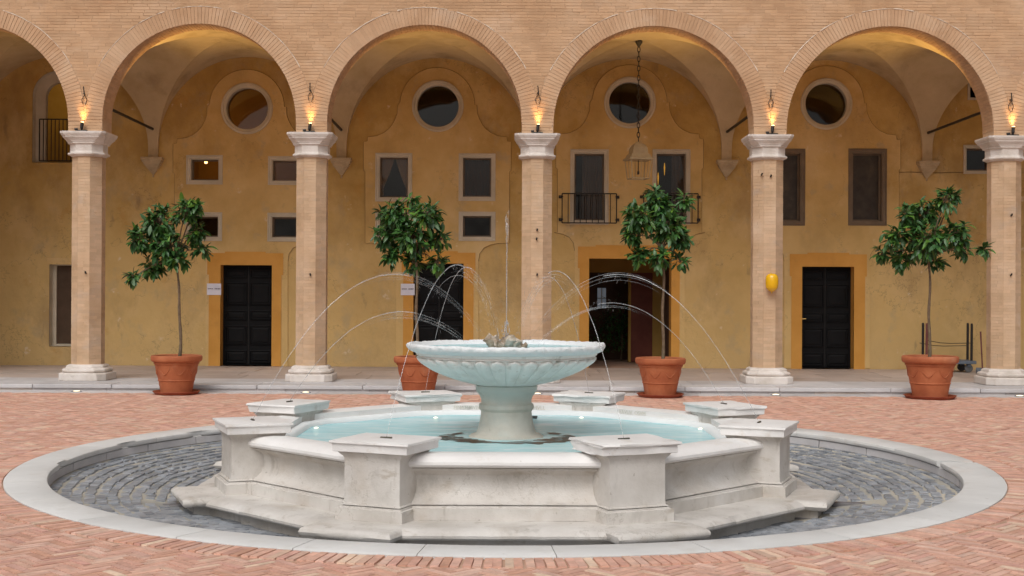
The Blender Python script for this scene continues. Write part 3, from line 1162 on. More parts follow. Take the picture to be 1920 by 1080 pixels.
oculi = [(463.5, 203.5), (821, 199), (1181, 192.5), (1549, 195)]
ocs = []
for (px, py) in oculi:
    x, z = P(px, py, YW)
    ro, ri = 48.5 / F * YW, 39 / F * YW
    ocs.append((x, z, ro))
    holes.append(circ(x, z, ri + .008, 56))
    L = []
    for (r, y) in ((ro, YW + .01), (ro, YW - .05), (ro - .012, YW - .06), (ro - .045, YW - .06), (ro - .055, YW - .04), (ri + .012, YW - .03), (ri, YW - .02), (ri, YW + .2)):
        L.append([(cx, y, cz) for cx, cz in circ(x, z, r, 56)])
    o = ringloft(L, 'round_window', M['frame'], wall, smooth=35)
    q = MB()
    L = [[(cx, y, cz) for cx, cz in circ(x, z, ri + .01, 56)] for y in (YW + .13, YW + .138)]
    q.loft(L)
    link('pane', q.mesh('pane'), M['glass'], o)

# doors
doors = [(462, 414, 510, 497, 687, 389, 531, 472), (822, 775, 869, 494, 688, 753, 891, 471), (1181, 1104, 1258, 485, 690, 1083, 1277, 460), (1551, 1503, 1600, 500, 692, 1480, 1624, 474)]
dd = []
for di, (c, a, b, t, bt, oa, ob, ot) in enumerate(doors):
    x0, x1, z0, z1 = prect(a, b, t, bt, YW)
    ox0, ox1, _, oz = prect(oa, ob, ot, bt, YW)
    z0 = ZP
    dd.append((x0, x1, z0, z1, ox0, ox1, oz))
    holes.append([(x0 - .012, ZP - .02), (x0 - .012, z1 + .012), (x1 + .012, z1 + .012), (x1 + .012, ZP - .02)])
    e = .035
    zm = z1 - .20
    u = [(x0, ZP), (x0, z1), (x1, z1), (x1, ZP), (ox1 - e, ZP), (ox1 - e, zm), (ox1, zm), (ox1, oz - .03), (ox1 - .36, oz - .03), (ox1 - .36, oz), (ox0 + .36, oz), (ox0 + .36, oz - .03), (ox0, oz - .03), (ox0, zm), (ox0 + e, zm), (ox0 + e, ZP)]
    o = link('door_surround', fill2d([u], YW - .04, YW - .001, 'door_surround'), M['ochre'], wall)
    # painted reveal
    q = MB()
    q.box(x0 - .02, x0, YW - .038, YW + .32, ZP, z1)
    q.box(x1, x1 + .02, YW - .038, YW + .32, ZP, z1)
    q.box(x0, x1, YW - .038, YW + .32, z1, z1 + .02)
    link('door_reveal', q.mesh('door_reveal'), M['ochre'], o)
    if di == 2:
        continue
    q = MB()
    q.box(x0, x1, YW + .21, YW + .25, ZP + .012, z1)
    door = link('door', q.mesh('door'), M['door'], wall)
    xm = (x0 + x1) / 2
    q = MB()
    q.box(xm - .004, xm + .004, YW + .204, YW + .21, ZP + .02, z1 - .01)
    link('door_seam', q.mesh('door_seam'), M['iron'], door)
    hgt = z1 - ZP
    for (xa, xb) in ((x0 + .05, xm - .03), (xm + .03, x1 - .05)):
        for (f0, f1) in ((.02, .155), (.205, .40), (.45, .55), (.60, .83), (.87, .97)):
            q = MB()
            za, zb = ZP + hgt * f0, ZP + hgt * f1
            i_ = .03
            q.loft([rl(xa, xb, za, zb, YW + .209), rl(xa, xb, za, zb, YW + .188), rl(xa + .018, xb - .018, za + .018, zb - .018, YW + .183), rl(xa + i_, xb - i_, za + i_, zb - i_, YW + .203), rl(xa + .05, xb - .05, za + .05, zb - .05, YW + .203),
                    rl(xa + .075, xb - .075, za + min(.075, (zb - za) * .35), zb - min(.075, (zb - za) * .35), YW + .194)], False, True)
            link('door_panel', q.mesh('door_panel'), M['door'], door)
    hx = x0 + .05 if di == 3 else x1 - .06
    hz = ZP + 1.02
    q = MB()
    q.tube([(hx, YW + .18, hz), (hx, YW + .13, hz), (hx + .07, YW + .13, hz)], .012, 8)
    q.lathe([(.02, 0), (.02, .01)], 12)
    for i in range(len(q.v) - 24, len(q.v)):
        vx, vy, vz = q.v[i]
        q.v[i] = (hx + vx, YW + .18 - vz, hz + vy)
    link('handle', q.mesh('handle'), M['brass'] if di == 3 else M['iron'], door)

# arched window of the far left bay and the low doorway under it
ax0, ax1, az0, az1 = prect(61, 156, 133, 304, YW)
rad = (ax1 - ax0) / 2
acx = (ax0 + ax1) / 2
azs = az1 - rad


def arched(x0, x1, z0, zs, n=24):
    c, r = (x0 + x1) / 2, (x1 - x0) / 2
    return [(x0, z0)] + [(x1, z0)] + circ(c, zs, r, n, 0, 180)


holes.append(arched(ax0 - .008, ax1 + .008, az0 - .008, azs))
L = []
for (k, y) in ((0, YW - .004), (0, YW + .16), (.20, YW + .17), (.20, YW + .30)):
    L.append([(x, y, z) for x, z in arched(ax0 + k, ax1 - k, az0, azs)])
aw = ringloft(L, 'arched_window', M['frame'], wall, smooth=35)
# pale jamb lining is the same stone; railing in the opening
rail = link('balcony_railing', None, None, wall)
rail_bits = []


def railing(x0, x1, z0, z1, y, nbar, ret, mat):
    q = MB()
    q.tube([(x0, y, z1), (x1, y, z1)], .014, 6)
    q.tube([(x0, y, z0), (x1, y, z0)], .014, 6)
    root = link('balcony_railing', q.mesh('balcony_railing'), mat, wall)
    for i in range(nbar):
        x = x0 + (x1 - x0) * i / (nbar - 1)
        q = MB()
        q.tube([(x, y, z0), (x, y, z1)], .0095 if 0 < i < nbar - 1 else .013, 6)
        link('bar', q.mesh('bar'), mat, root)
    if ret:
        for x, s in ((x0, -1), (x1, 1)):
            for zz in (z1 - .06, z0 + .07):
                q = MB()
                q.tube([(x - s * .02, y, zz), (x + s * .015, y, zz), (x + s * .04, YW + .02, zz)], .017, 6)
                q.box(x + s * .03 - .035, x + s * .03 + .035, YW - .06, YW + .01, zz - .03, zz + .03)
                link('wall_bracket', q.mesh('wall_bracket'), mat, root)
    return root


bpy.data.objects.remove(rail)
rx0, rx1, rz0, rz1 = prect(72, 153, 223, 303, YW - .02)
railing(rx0, rx1, rz0 + .02, rz1, YW + .03, 12, False, M['iron'])
for (a, b) in ((1054, 1156), (1207, 1309)):
    rx0, rx1, rz0, rz1 = prect(a, b, 363, 418, YW - .16)
    railing(rx0, rx1, rz0, rz1, YW - .16, 10, True, M['iron'])

lx0, lx1, lz0, lz1 = prect(93, 150, 496, 649, YW)
holes.append(rect(lx0 - .008, lx1 + .008, lz0 - .008, lz1 + .008))
o = ringloft([rl(lx0, lx1, lz0, lz1, YW - .012), rl(lx0, lx1, lz0, lz1, YW + .16), rl(lx0 + .08, lx1 - .08, lz0 + .04, lz1 - .02, YW + .161), rl(lx0 + .08, lx1 - .08, lz0 + .04, lz1 - .02, YW + .22)], 'low_window', M['frame'], wall)
q = MB()
q.box(lx0 + .07, lx1 - .07, YW + .20, YW + .21, lz0 + .03, lz1 - .01)
link('shutter', q.mesh('shutter'), surf('brown_shutter', [(.3, (.07, .04, .022)), (.7, (.10, .06, .035))], 4, 5, .6, [(30, .003, (1, 1, .05))]), o)
q = MB()
x0_, x1_, z0_, z1_ = prect(88, 156, 484, 496, YW)
q.box(x0_, x1_, YW - .008, YW + .01, z0_, z1_)
link('lintel', q.mesh('lintel'), M['field'], wall)
# small slot window, upper right
sx0, sx1, sz0, sz1 = prect(1819, 1840, 160, 183, YW)
holes.append(rect(sx0 - .008, sx1 + .008, sz0 - .008, sz1 + .008))
o = ringloft([rl(sx0 - .05, sx1 + .05, sz0 - .05, sz1 + .05, YW - .002), rl(sx0 - .05, sx1 + .05, sz0 - .05, sz1 + .05, YW - .02), rl(sx0, sx1, sz0, sz1, YW - .02), rl(sx0, sx1, sz0, sz1, YW + .2)], 'slot_window', M['frame'], wall)

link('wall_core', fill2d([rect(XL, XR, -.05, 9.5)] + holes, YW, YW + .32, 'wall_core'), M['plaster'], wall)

# raised plaster fields with shaped outline
half = [(74, 197), (75, 213), (79, 224), (85, 235), (92, 243), (100, 249), (113, 255), (130, 257), (131, 265), (138, 266), (138, 320), (135, 322)]
for bi, (c, oc, dr) in enumerate(zip((463, 820, 1180.5, 1550), oculi, dd)):
    bot = 436 if bi == 2 else 456
    lw = 103 if bi == 2 else (80 if bi == 3 else 77)
    hp = half + [(135, bot), (lw + 38, bot), (lw + 22, bot + 3), (lw + 10, bot + 9), (lw + 2, bot + 20), (lw, bot + 34), (lw, 690)]
    dy = oc[1] - 199
    pr, pl = [], []
    arcp = [(70 * math.cos(R(a)), 197 - 70 * math.sin(R(a))) for a in range(0, 181, 8)]
    right = [(ox, y) for ox, y in hp]
    outline = []
    for ox, y in reversed(right):
        outline.append((c + ox, y))
    for ox, y in arcp:
        outline.append((c + ox, y))
    for ox, y in right:
        outline.append((c - ox, y))
    pts = []
    for (px, py) in outline:
        yy = py + (dy if py < 330 else 0) * .8
        x, z = P(px, yy, YW)
        pts.append((x, max(z, ZP)))
    hs_ = [circ(oc_[0], oc_[1], oc_[2] - .004, 56) for oc_ in [ocs[bi]]]
    for wi, hh in fieldholes.items():
        if hh[0] > min(p[0] for p in pts) and hh[1] < max(p[0] for p in pts):
            hs_.append(rect(*hh))
    x0, x1, z0, z1, ox0, ox1, oz = dr
    # notch for the doorway, so the outline stays one loop
    pts = [p for p in pts]
    notch = [(x0 - .02, ZP), (x0 - .02, z1 + .02), (x1 + .02, z1 + .02), (x1 + .02, ZP)]
    pts = pts + notch
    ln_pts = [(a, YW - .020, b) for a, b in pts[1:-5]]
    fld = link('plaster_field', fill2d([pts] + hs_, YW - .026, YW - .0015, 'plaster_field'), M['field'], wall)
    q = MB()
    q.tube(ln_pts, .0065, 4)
    link('field_edge_shade_line', q.mesh('field_edge_shade_line'), M['contour'], fld)  # added dark strip: shade of the raised edge drawn in colour, with some dirt

ca, cz_ = P(1686, 323, YW - .02)
cb, cz2 = P(1850, 324, YW - .02)
q = MB()
q.tube([(ca + (cb - ca) * j / 12, YW - .012, cz_ + (cz2 - cz_) * j / 12 + .006 * math.sin(j)) for j in range(13)], .007, 5)
link('cable', q.mesh('cable'), M['contour'], wall)
# corbels under the vault feet
for i in range(1, 6):
    cx = bx[i]
    q = MB()
    loops = []
    for (w, d, z) in ((.02, .02, 4.02), (.05, .05, 4.06), (.13, .13, 4.17), (.14, .14, 4.185), (.155, .15, 4.19), (.155, .15, 4.215), (.17, .165, 4.22), (.17, .165, 4.25), (.19, .18, 4.26), (.20, .19, 4.30), (.215, .20, 4.31), (.215, .20, 4.36)):
        loops.append([(cx - w, YW - d, z), (cx + w, YW - d, z), (cx + w, YW + .01, z), (cx - w, YW + .01, z)])
    q.loft(loops)
    q.lathe([(.004, 3.96), (.02, 3.975), (.022, 3.99), (.012, 4.01), (.02, 4.02)], 10, (cx, YW - .02))
    link('corbel', q.mesh('corbel'), M['corbel'], wall, bevel=.004)

# rooms behind the wall, one per bay, and a roof over all of it
inner = bpy.data.objects.new('building_interior', None)
COL.objects.link(inner)
inner['kind'] = 'structure'
YB = 29.4
q = MB()
q.box(XL, XR, YF, YB + .1, 9.5, 9.62)
link('roof_slab', q.mesh('roof_slab'), M['mortar'], inner)
q = MB()
q.box(XL - .1, XL, YF, YB, -.1, 9.5)
q.box(XR, XR + .1, YF, YB, -.1, 9.5)
link('end_wall', q.mesh('end_wall'), M['plaster'], inner)
for i in range(6):
    xa, xb = (XL if i == 0 else bx[i]), (XR if i == 5 else bx[i + 1])
    q = MB()
    q.box(xa + .05, xb - .05, YB, YB + .1, 0, 9.5)
    q.box(xb - .05, xb + .05, YW + .33, YB + .1, 0, 9.5)
    q.box(xa + .05, xb - .05, YW + .33, YB, 6.7, 6.8)
    if i != 3:
        q.box(xa + .05, xb - .05, YW + .33, YB, *((3.35, 3.5) if i in (1, 2) else (2.45, 2.6)))
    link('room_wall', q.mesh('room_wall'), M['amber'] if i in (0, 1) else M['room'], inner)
q = MB()
q.box(bx[3] + .05, bx[4] - .05, YW + .33, YB, 2.75, 2.85)
link('passage_ceiling', q.mesh('passage_ceiling'), M['amber'], inner)

# the open passage of the third doorway: side walls, inner door frame, glimpse of a garden
x0, x1, z0, z1, *_ = dd[2]
q = MB()
q.box(x0 - .42, x0 - .3, YW + .33, YB, ZP, 2.75)
q.box(x1 + .1, x1 + .22, YW + .33, YB, ZP, 2.75)
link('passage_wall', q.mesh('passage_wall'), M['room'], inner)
q = MB()
q.box(x0 - .3, x1 + .1, YB - 1.2, YB - 1.1, z1 - .25, 2.75)
q.box(x0 + 1.02, x0 + 1.08, YB - 1.2, YB - 1.1, ZP, z1 - .25)
q.box(x1 - .12, x1 + .1, YB - 1.2, YB - 1.1, ZP, z1 - .25)
link('passage_frame', q.mesh('passage_frame'), M['amber'], inner)
q = MB()
q.box(x0 + 1.08, x1 - .12, YB - 1.16, YB - 1.12, ZP, z1 - .25)
link('inner_door', q.mesh('inner_door'), surf('dark_red_door', [(.3, (.13, .03, .018)), (.7, (.19, .05, .03))], 3, 4, .6), inner)
px0, px1, pz0, pz1 = prect(1120, 1136, 540, 578, YB - .2)
wl = MB()
wl.box(px0, px1, YB - .22, YB - .2, pz0, pz1)
palew = link('garden_window', wl.mesh('garden_window'), emis('daylit_window', (.62, .72, .85), .08), inner)
q = MB()
q.box((px0 + px1) / 2 - .01, (px0 + px1) / 2 + .01, YB - .24, YB - .221, pz0, pz1)
q.box(px0, px1, YB - .24, YB - .221, (pz0 + pz1) / 2 - .01, (pz0 + pz1) / 2 + .01)
link('mullion', q.mesh('mullion'), M['frame'], palew)
# dim lamp-lit room in the bay of the small windows
rl_d = bpy.data.lights.new('room_lamp_light', 'POINT')
rl_d.energy = 17
rl_d.color = (1, .66, .3)
rl_d.shadow_soft_size = .1
lx, lz = P(386, 304, YB - 1.4)
rlo = thing('ceiling_bulb', 'small lit bulb seen through the upper left small window', 'lamp', (lx, YB - 1.4, lz))
q = MB()
q.lathe([(.008, .12), (.014, .06), (.03, .03), (.036, 0), (.026, -.026), (.004, -.036)], 14, (lx, YB - 1.4))
for i in range(len(q.v)):
    q.v[i] = (q.v[i][0], q.v[i][1], q.v[i][2] + lz)
link('bulb', q.mesh('bulb'), M['bulb'], rlo)
q = MB()
q.tube([(lx, YB - 1.4, lz + .1), (lx, YB - 1.4, 6.7)], .006, 5)
link('flex', q.mesh('flex'), M['iron'], rlo)
ro_ = bpy.data.objects.new('room_lamp_light', rl_d)
COL.objects.link(ro_)
ro_.location = (lx + .1, YB - 1.5, lz + .35)
rm2 = bpy.data.lights.new('stair_lamp_light', 'POINT')
rm2.energy = 12
rm2.color = (1, .75, .35)
rm2.shadow_soft_size = .1
lx2 = acx - .1
rlo2 = thing('ceiling_bulb', 'lit bulb inside the arched window at the far left', 'lamp', (lx2 - .9, YB - 1.2, 6.2))
q = MB()
q.tube([(lx2 - .9, YB - 1.2, 6.2), (lx2 - .9, YB - 1.2, 6.28), (lx2 - .9, YB - 1.2, 6.32)], [.03, .035, .012], 10)
link('bulb', q.mesh('bulb'), M['bulb'], rlo2)
q = MB()
q.tube([(lx2 - .9, YB - 1.2, 6.32), (lx2 - .9, YB - 1.2, 6.7)], .006, 5)
link('flex', q.mesh('flex'), M['iron'], rlo2)
ro2 = bpy.data.objects.new('stair_lamp_light', rm2)
COL.objects.link(ro2)
ro2.location = (lx2 - .9, YB - 1.2, 6.05)
# two candle-like bulbs in the right tall window of the lantern bay
for (px, py) in ((1246, 318), (1234, 336)):
    bx_, bz_ = P(px, py, YW + .6)
    t = thing('candle_bulb', 'thin yellow lit bulb inside the right tall window, %s' % ('the taller one near its middle' if px == 1246 else 'the lower one by its left edge'), 'lamp', (bx_, YW + .6, bz_))
    q = MB()
    q.tube([(bx_, YW + .6, bz_ + .14), (bx_, YW + .6, bz_ + .04), (bx_, YW + .6, bz_ - .12)], [.006, .016, .004], 8)
    link('bulb', q.mesh('bulb'), emis('yellow_bulb', (1, .55, .06), .9), t)
    q = MB()
    q.tube([(bx_, YW + .6, bz_ - .12), (bx_ + .02, YW + .62, bz_ - .6)], .008, 6)
    q.tube([(bx_ + .02, YW + .62, bz_ - .6), (bx_ + .02, YW + .7, 2.85)], .008, 6)
    link('stand', q.mesh('stand'), M['iron'], t)
# grey drapes in the tall windows
for wi, (f0, f1) in ((8, (.28, 1.0)), (9, (.55, 1.0)), (5, (.0, 1.0))):
    o, wx0, wx1, wz0, wz1 = winobjs[wi]
    q = MB()
    L = []
    for z in (wz1, (wz0 + wz1) / 2, wz0):
        L.append([(wx0 + (wx1 - wx0) * (f0 + (f1 - f0) * k / 36), YW + (.20 if wi != 5 else .30) + .022 * math.sin(k * 1.7) + .01 * math.sin(k * .6 + z), z) for k in range(37)])
    q.loft(L, False, False, close=False)
    link('drape', q.mesh('drape'), M['drape'] if wi != 5 else M['room'], o, smooth=180)
# tied sheer curtains
o, wx0, wx1, wz0, wz1 = winobjs[4]
for s in (-1, 1):
    q = MB()
    L = []
    for j in range(15):
        f = j / 14
        z = wz1 - (wz1 - wz0) * f * .95
        xm = (wx0 + wx1) / 2
        hw = (wx1 - wx0) / 2
        inner_e = hw * (.05 + .75 * min(1, f / .8) ** 1.2) if s < 0 else hw * (.05 + .75 * min(1, f / .8) ** 1.2)
        l = []
        for k in range(13):
            g2 = k / 12
            xx = xm + s * (inner_e + (hw - inner_e) * g2)
            l.append((xx, YW + .20 + .018 * math.sin(k * 2.4), z))
        L.append(l)
    q.loft(L, False, False, close=False)
    link('curtain', q.mesh('curtain'), M['curtain'], o, smooth=180)

# ------------------------------------------------------------------ tie rods of the loggia
rlab = ['black iron tie rod in the left vault beside the first column', 'black iron tie rod mostly hidden behind the second column',
        'black iron tie rod behind the middle column', 'black iron tie rod behind the column with the balloon', 'black iron tie rod in the far right vault near the last column']
for i in range(5):
    if i == 2:
        continue
    q = MB()
    q.tube([(CX[i], YR - .02, 4.94), (bx[i + 1], YW - .1, 4.94)], .028, 8)
    o = tag(link('tie_rod', q.mesh('tie_rod'), M['iron']), rlab[i], 'tie rod', 'iron tie rods across the loggia')

# ------------------------------------------------------------------ uplights on the capitals
ulab = ['lit warm uplight on top of the leftmost capital', 'lit warm uplight on the capital between the first and second tree', 'lit warm uplight on the capital above the fountain jet',
        'lit warm uplight on the capital of the balloon column', 'lit warm uplight on the rightmost capital']
for i, cx in enumerate(CX):
    lx = cx + (-.02, 0, 0, .02, .02)[i]
    t = thing('uplight', ulab[i], 'lamp', (lx, YF - .09, ZCAP), 'small uplights on the capitals')
    q = MB()
    q.box(lx - .09, lx + .09, YF - .12, YF - .04, ZCAP + .001, ZCAP + .02)
    q.tube([(lx - .11, YF - .1, ZCAP + .03), (lx - .06, YF - .1, ZCAP + .035)], .022, 6)
    link('bracket', q.mesh('bracket'), M['iron'], t)
    q = MB()
    q.tube([(lx, YF - .075, ZCAP + .02), (lx, YF - .085, ZCAP + .06), (lx + .01, YF - .075, ZCAP + .15)], [.016, .026, .03], 10, True)
    link('housing', q.mesh('housing'), M['iron'], t)
    q = MB()
    q.tube([(lx + .01, YF - .075, ZCAP + .151), (lx + .01, YF - .0745, ZCAP + .158)], .024, 10)
    link('lens', q.mesh('lens'), M['bulb'], t)
    sd = bpy.data.lights.new('uplight_beam', 'SPOT')
    sd.energy = 19
    sd.color = (1, .56, .17)
    sd.spot_size = R(70)
    sd.spot_blend = 1
    sd.shadow_soft_size = .035
    so = bpy.data.objects.new('uplight_beam', sd)
    COL.objects.link(so)
    so.location = (lx + .01, YF - .06, ZCAP + .16)
    so.rotation_euler = Vector((0, -.10, -1)).to_track_quat('-Z', 'Y').to_euler()
    so.rotation_euler = Vector((0, .09, 1)).to_track_quat('-Z', 'Y').to_euler()
    # its twin behind the arcade that washes the vault
    t2 = thing('vault_uplight', 'hidden warm floodlight behind the %s capital' % ('leftmost', 'second', 'middle', 'fourth', 'rightmost')[i], 'lamp', (cx, YR + .12, ZCAP), 'floodlights behind the capitals')
    q = MB()
    q.box(cx - .06, cx + .06, YR + .02, YR + .10, ZCAP + .002, ZCAP + .07)
    link('housing', q.mesh('housing'), M['iron'], t2)
    for s in (-1, 1):
        sd = bpy.data.lights.new('vault_beam', 'SPOT')
        sd.energy = {0: (90, 280), 1: (80, 110), 2: (110, 90), 3: (190, 80), 4: (280, 90)}[i][0 if s < 0 else 1]
        sd.color = (1, .62, .18)
        sd.spot_size = R(80)
        sd.spot_blend = 1
        sd.shadow_soft_size = .05
        so = bpy.data.objects.new('vault_beam', sd)
        COL.objects.link(so)
        so.location = (cx + s * .30, YR + .16, ZCAP + .12)
        so.rotation_euler = Vector((s * .62, .42, 1)).to_track_quat('-Z', 'Y').to_euler()

# recessed lights in the strip
for i, px in enumerate((143, 573, 1008, 1455, 1913)):
    gx, _ = P(px, 732, 20.5)
    t = thing('ground_light', ('lit round ground lamp before the leftmost column', 'lit round ground lamp before the second column', 'lit round ground lamp right of the fountain stem',
                               'lit round ground lamp before the balloon column', 'lit round ground lamp before the rightmost column')[i], 'ground lamp', (gx, 20.52, 0), 'recessed ground lamps along the step')
    q = MB()
    q.lathe([(.085, -.01), (.085, .009), (.062, .012), (.062, -.01)], 24, (gx, 20.52))
    link('ring', q.mesh('ring'), M['bluegrey'], t)
    q = MB()
    q.lathe([(.06, .004), (.055, .012), (.03, .017)], 20, (gx, 20.52))
    link('lens', q.mesh('lens'), M['groundlight'], t)

# ------------------------------------------------------------------ hanging lantern
lx, ltop = P(1198, 68, 24.0)
YL = 24.0
lan = thing('hanging_lantern', 'pale iron lantern hanging on a long chain in the bay with railings', 'lantern', (lx, YL, ZV0 + RISE))
ltop = ZV0 + RISE + .02
_, zb = P(1198, 258, YL)
q = MB()
q.lathe([(.075, ltop), (.07, ltop - .05), (.035, ltop - .11), (.012, ltop - .15)], 14, (lx, YL))
link('ceiling_rose', q.mesh('ceiling_rose'), M['iron'], lan)
z = ltop - .14
k = 0
while z > zb:
    q = MB()
    a = k % 2 * math.pi / 2
    pts = [(lx + .026 * math.cos(t_) * math.cos(a), YL + .026 * math.cos(t_) * math.sin(a), z - .045 + .056 * math.sin(t_)) for t_ in [2 * math.pi * j / 12 for j in range(13)]]
    q.tube(pts, .0085, 5)
    link('chain_link', q.mesh('chain_link'), M['iron'], lan)
    z -= .09
    k += 1
zt = zb + .02


def sq(h, z, n=None):
    return [(lx + h * math.cos(R(45 + 90 * i + 12)) * 1.414, YL + h * math.sin(R(45 + 90 * i + 12)) * 1.414, z) for i in range(4)]


q = MB()
q.tube([(lx, YL, zt), (lx, YL, zt - .12)], .012, 6)
q.loft([sq(.03, zt - .10), sq(.10, zt - .16), sq(.135, zt - .22), sq(.15, zt - .33), sq(.17, zt - .335), sq(.20, zt - .40), sq(.235, zt - .42), sq(.235, zt - .45)])
link('hood', q.mesh('hood'), M['lantern'], lan)
q = MB()
T, B = sq(.20, zt - .45), sq(.165, zt - .80)
for i in range(4):
    q.tube([T[i], B[i]], .010, 5)
    q.tube([B[i], B[(i + 1) % 4]], .010, 5)
    m0 = [(T[i][j] + T[(i + 1) % 4][j]) / 2 for j in range(3)]
    m1 = [(B[i][j] + B[(i + 1) % 4][j]) / 2 for j in range(3)]
    q.tube([m0, m1], .006, 5)
link('cage', q.mesh('cage'), M['lantern'], lan)
q = MB()
q.tube([(lx, YL, zt - .45), (lx, YL, zt - .66)], .010, 6)
q.tube([(lx, YL, zt - .66), (lx, YL, zt - .72)], .02, 8)
link('candle_holder', q.mesh('candle_holder'), M['iron'], lan)

# ------------------------------------------------------------------ notices, balloon
slab_ = ['white paper notice with a line of print left of the first door', 'white paper notice with a line of print behind the second tree trunk']
for i, (a, b, t, bt) in enumerate(((388, 414.5, 531.5, 553), (751.5, 777.5, 532, 553.5))):
    x0, x1, z0, z1 = prect(a, b, t, bt, YW - .05)
    q = MB()
    n = 6
    L = []
    for j in range(n + 1):
        xx = x0 + (x1 - x0) * j / n
        bow = .006 * math.sin(j * 1.1 + i)
        L.append([(xx, YW - .048 - bow, z0), (xx, YW - .048 - bow * .3, z1), (xx, YW - .046 - bow * .3, z1), (xx, YW - .046 - bow, z0)])
    q.loft(L)
    t = thing('paper_notice', slab_[i], 'notice', ((x0 + x1) / 2, YW - .05, z0), 'paper notices beside the doors')
    link('sheet', q.mesh('sheet'), M['paper'], t)
    q = MB()
    zc = (z0 + z1) / 2 + .01
    xx = x0 + .02
    rr = random.Random(3 + i)
    while xx < x1 - .02:
        if abs(xx - (x0 + x1) / 2 + .01) > .014:
            q.box(xx, xx + .007, YW - .0565, YW - .056, zc - .011, zc + .011)
            q.box(xx, xx + .012, YW - .0565, YW - .056, zc + rr.choice((-.010, 0, .008)), zc + .003 + rr.choice((-.010, 0, .008)) * 0 + .006)
        xx += .0155
    link('print', q.mesh('print'), M['ink'], t)

bxx, bzz = P(1447, 530, YC - .36)
q = MB()
q.lathe([(.004, -.155), (.03, -.15), (.07, -.125), (.098, -.085), (.107, -.03), (.108, .03), (.105, .08), (.092, .12), (.065, .143), (.03, .153), (.004, .156)], 28, (bxx, YC - .375))
for i in range(len(q.v)):
    q.v[i] = (q.v[i][0], q.v[i][1], q.v[i][2] + bzz)
t = thing('balloon', 'glossy yellow balloon fixed to the fourth column', 'balloon', (bxx, YC - .37, bzz - .15))
link('envelope', q.mesh('envelope'), M['yellow'], t, smooth=180)
q = MB()
q.tube([(bxx, YC - .375, bzz - .15), (bxx, YC - .372, bzz - .165), (bxx, YC - .37, bzz - .18)], [.006, .007, .013], 8)
link('knot', q.mesh('knot'), M['yellow'], t)
q = MB()
q.tube([(bxx + .09, YC - .33, bzz + .05), (bxx + .05, YC - .26, bzz + .06)], .006, 6)
q.tube([(bxx, YC - .37, bzz + .15), (bxx, YC - .26, bzz + .17)], .004, 6)
link('tie', q.mesh('tie'), M['yellow'], t)

# ------------------------------------------------------------------ fountain
ft = thing('fountain', 'octagonal white marble fountain with a fluted bowl on a stem', 'fountain', (FC[0], FC[1], -.2))
T225 = math.tan(R(22.5))


def frame_at(phi):
    """outward normal (phi=0 faces the camera) and tangent"""
    n = (math.sin(phi), -math.cos(phi))
    t = (math.cos(phi), math.sin(phi))
    return n, t


def wp(phi, a, s, z):
    n, t = frame_at(phi)
    return (FC[0] + n[0] * a + t[0] * s, FC[1] + n[1] * a + t[1] * s, z)


def strip_part(name, prof, phi, cut, mat, nseg=14, amp=.003, bevel=0, seed=0, chips=0):
    """a stone whose profile (apothem, z) runs along one side of the octagon"""
    q = MB()
    L = []
    ch = [(random.uniform(.1, .9), random.uniform(.015, .04)) for _ in range(chips)]
    for j in range(nseg + 1):
        f = -1 + 2 * j / nseg
        l = []
        for i, (a, z) in enumerate(prof):
            hw = a * T225 - cut
            e = amp * noise.noise((seed * 5.1 + f * 6, i * .35, phi * 3))
            for (cf, cd) in ch:
                d = abs((f + 1) / 2 - cf)
                if d < .035 and name == 'step_stone' and 6 <= i <= 9:
                    e -= cd * (1 - d / .035)
            l.append(wp(phi, a + e, hw * f, z + e * .4))
        L.append(l)
    q.loft(L)
    me = q.mesh(name)
    b_ = bmesh.new(); b_.from_mesh(me); bmesh.ops.recalc_face_normals(b_, faces=b_.faces); b_.to_mesh(me); b_.free()
    return link(name, me, mat, ft, smooth=28)


def rect_loft(phi, secs, jit=.0, n=5):
    """sections (a0, a1, half width, z) -> loft of rectangles with several points per side so edges can wander"""
    L = []
    for si, (a0, a1, h, z) in enumerate(secs):
        l = []
        cs = [(a0, -h), (a1, -h), (a1, h), (a0, h)]
        for c in range(4):
            (p0, s0), (p1, s1) = cs[c], cs[(c + 1) % 4]
            for j in range(n):
                f = j / n
                ee = jit * noise.noise((si * .8 + phi * 9, c * 3 + f * 3.3, 5.5)) if jit else 0
                l.append(wp(phi, p0 + (p1 - p0) * f + ee, s0 + (s1 - s0) * f + ee, z + ee * .4))
        L.append(l)
    return L


step_prof = [(2.2, -.42), (2.2, -.150), (2.74, -.150), (2.795, -.150), (2.805, -.151), (2.85, -.158), (2.885, -.172), (2.907, -.194), (2.905, -.214), (2.884, -.231), (2.84, -.237), (2.78, -.242), (2.775, -.42)]
pan_prof = [(2.2, -.149), (2.2, .26), (2.42, .262), (2.435, .25), (2.43, .236), (2.395, .222), (2.36, .19), (2.345, .14), (2.35, .09), (2.372, .04), (2.41, .0), (2.452, -.024), (2.460, -.026), (2.461, -.032), (2.43, -.033), (2.43, -.040), (2.49, -.041), (2.492, -.050), (2.514, -.054), (2.514, -.149)]
cop_prof = [(2.15, .263), (2.14, .345), (2.20, .357), (2.32, .363), (2.40, .356), (2.455, .338), (2.485, .308), (2.487, .285), (2.472, .266), (2.45, .2625)]
for k in range(8):
    phi = R(45 * k)
    strip_part('step_stone', step_prof, phi, .22, M['marble'], 20, .006, seed=k, chips=2 if k in (1, 7, 0) else 1)
    strip_part('parapet_panel', pan_prof, phi, .12, M['marble'], 12, .003, seed=k + 10)
    strip_part('coping', cop_prof, phi, .14, M['capmarble'], 16, .004, seed=k + 20)
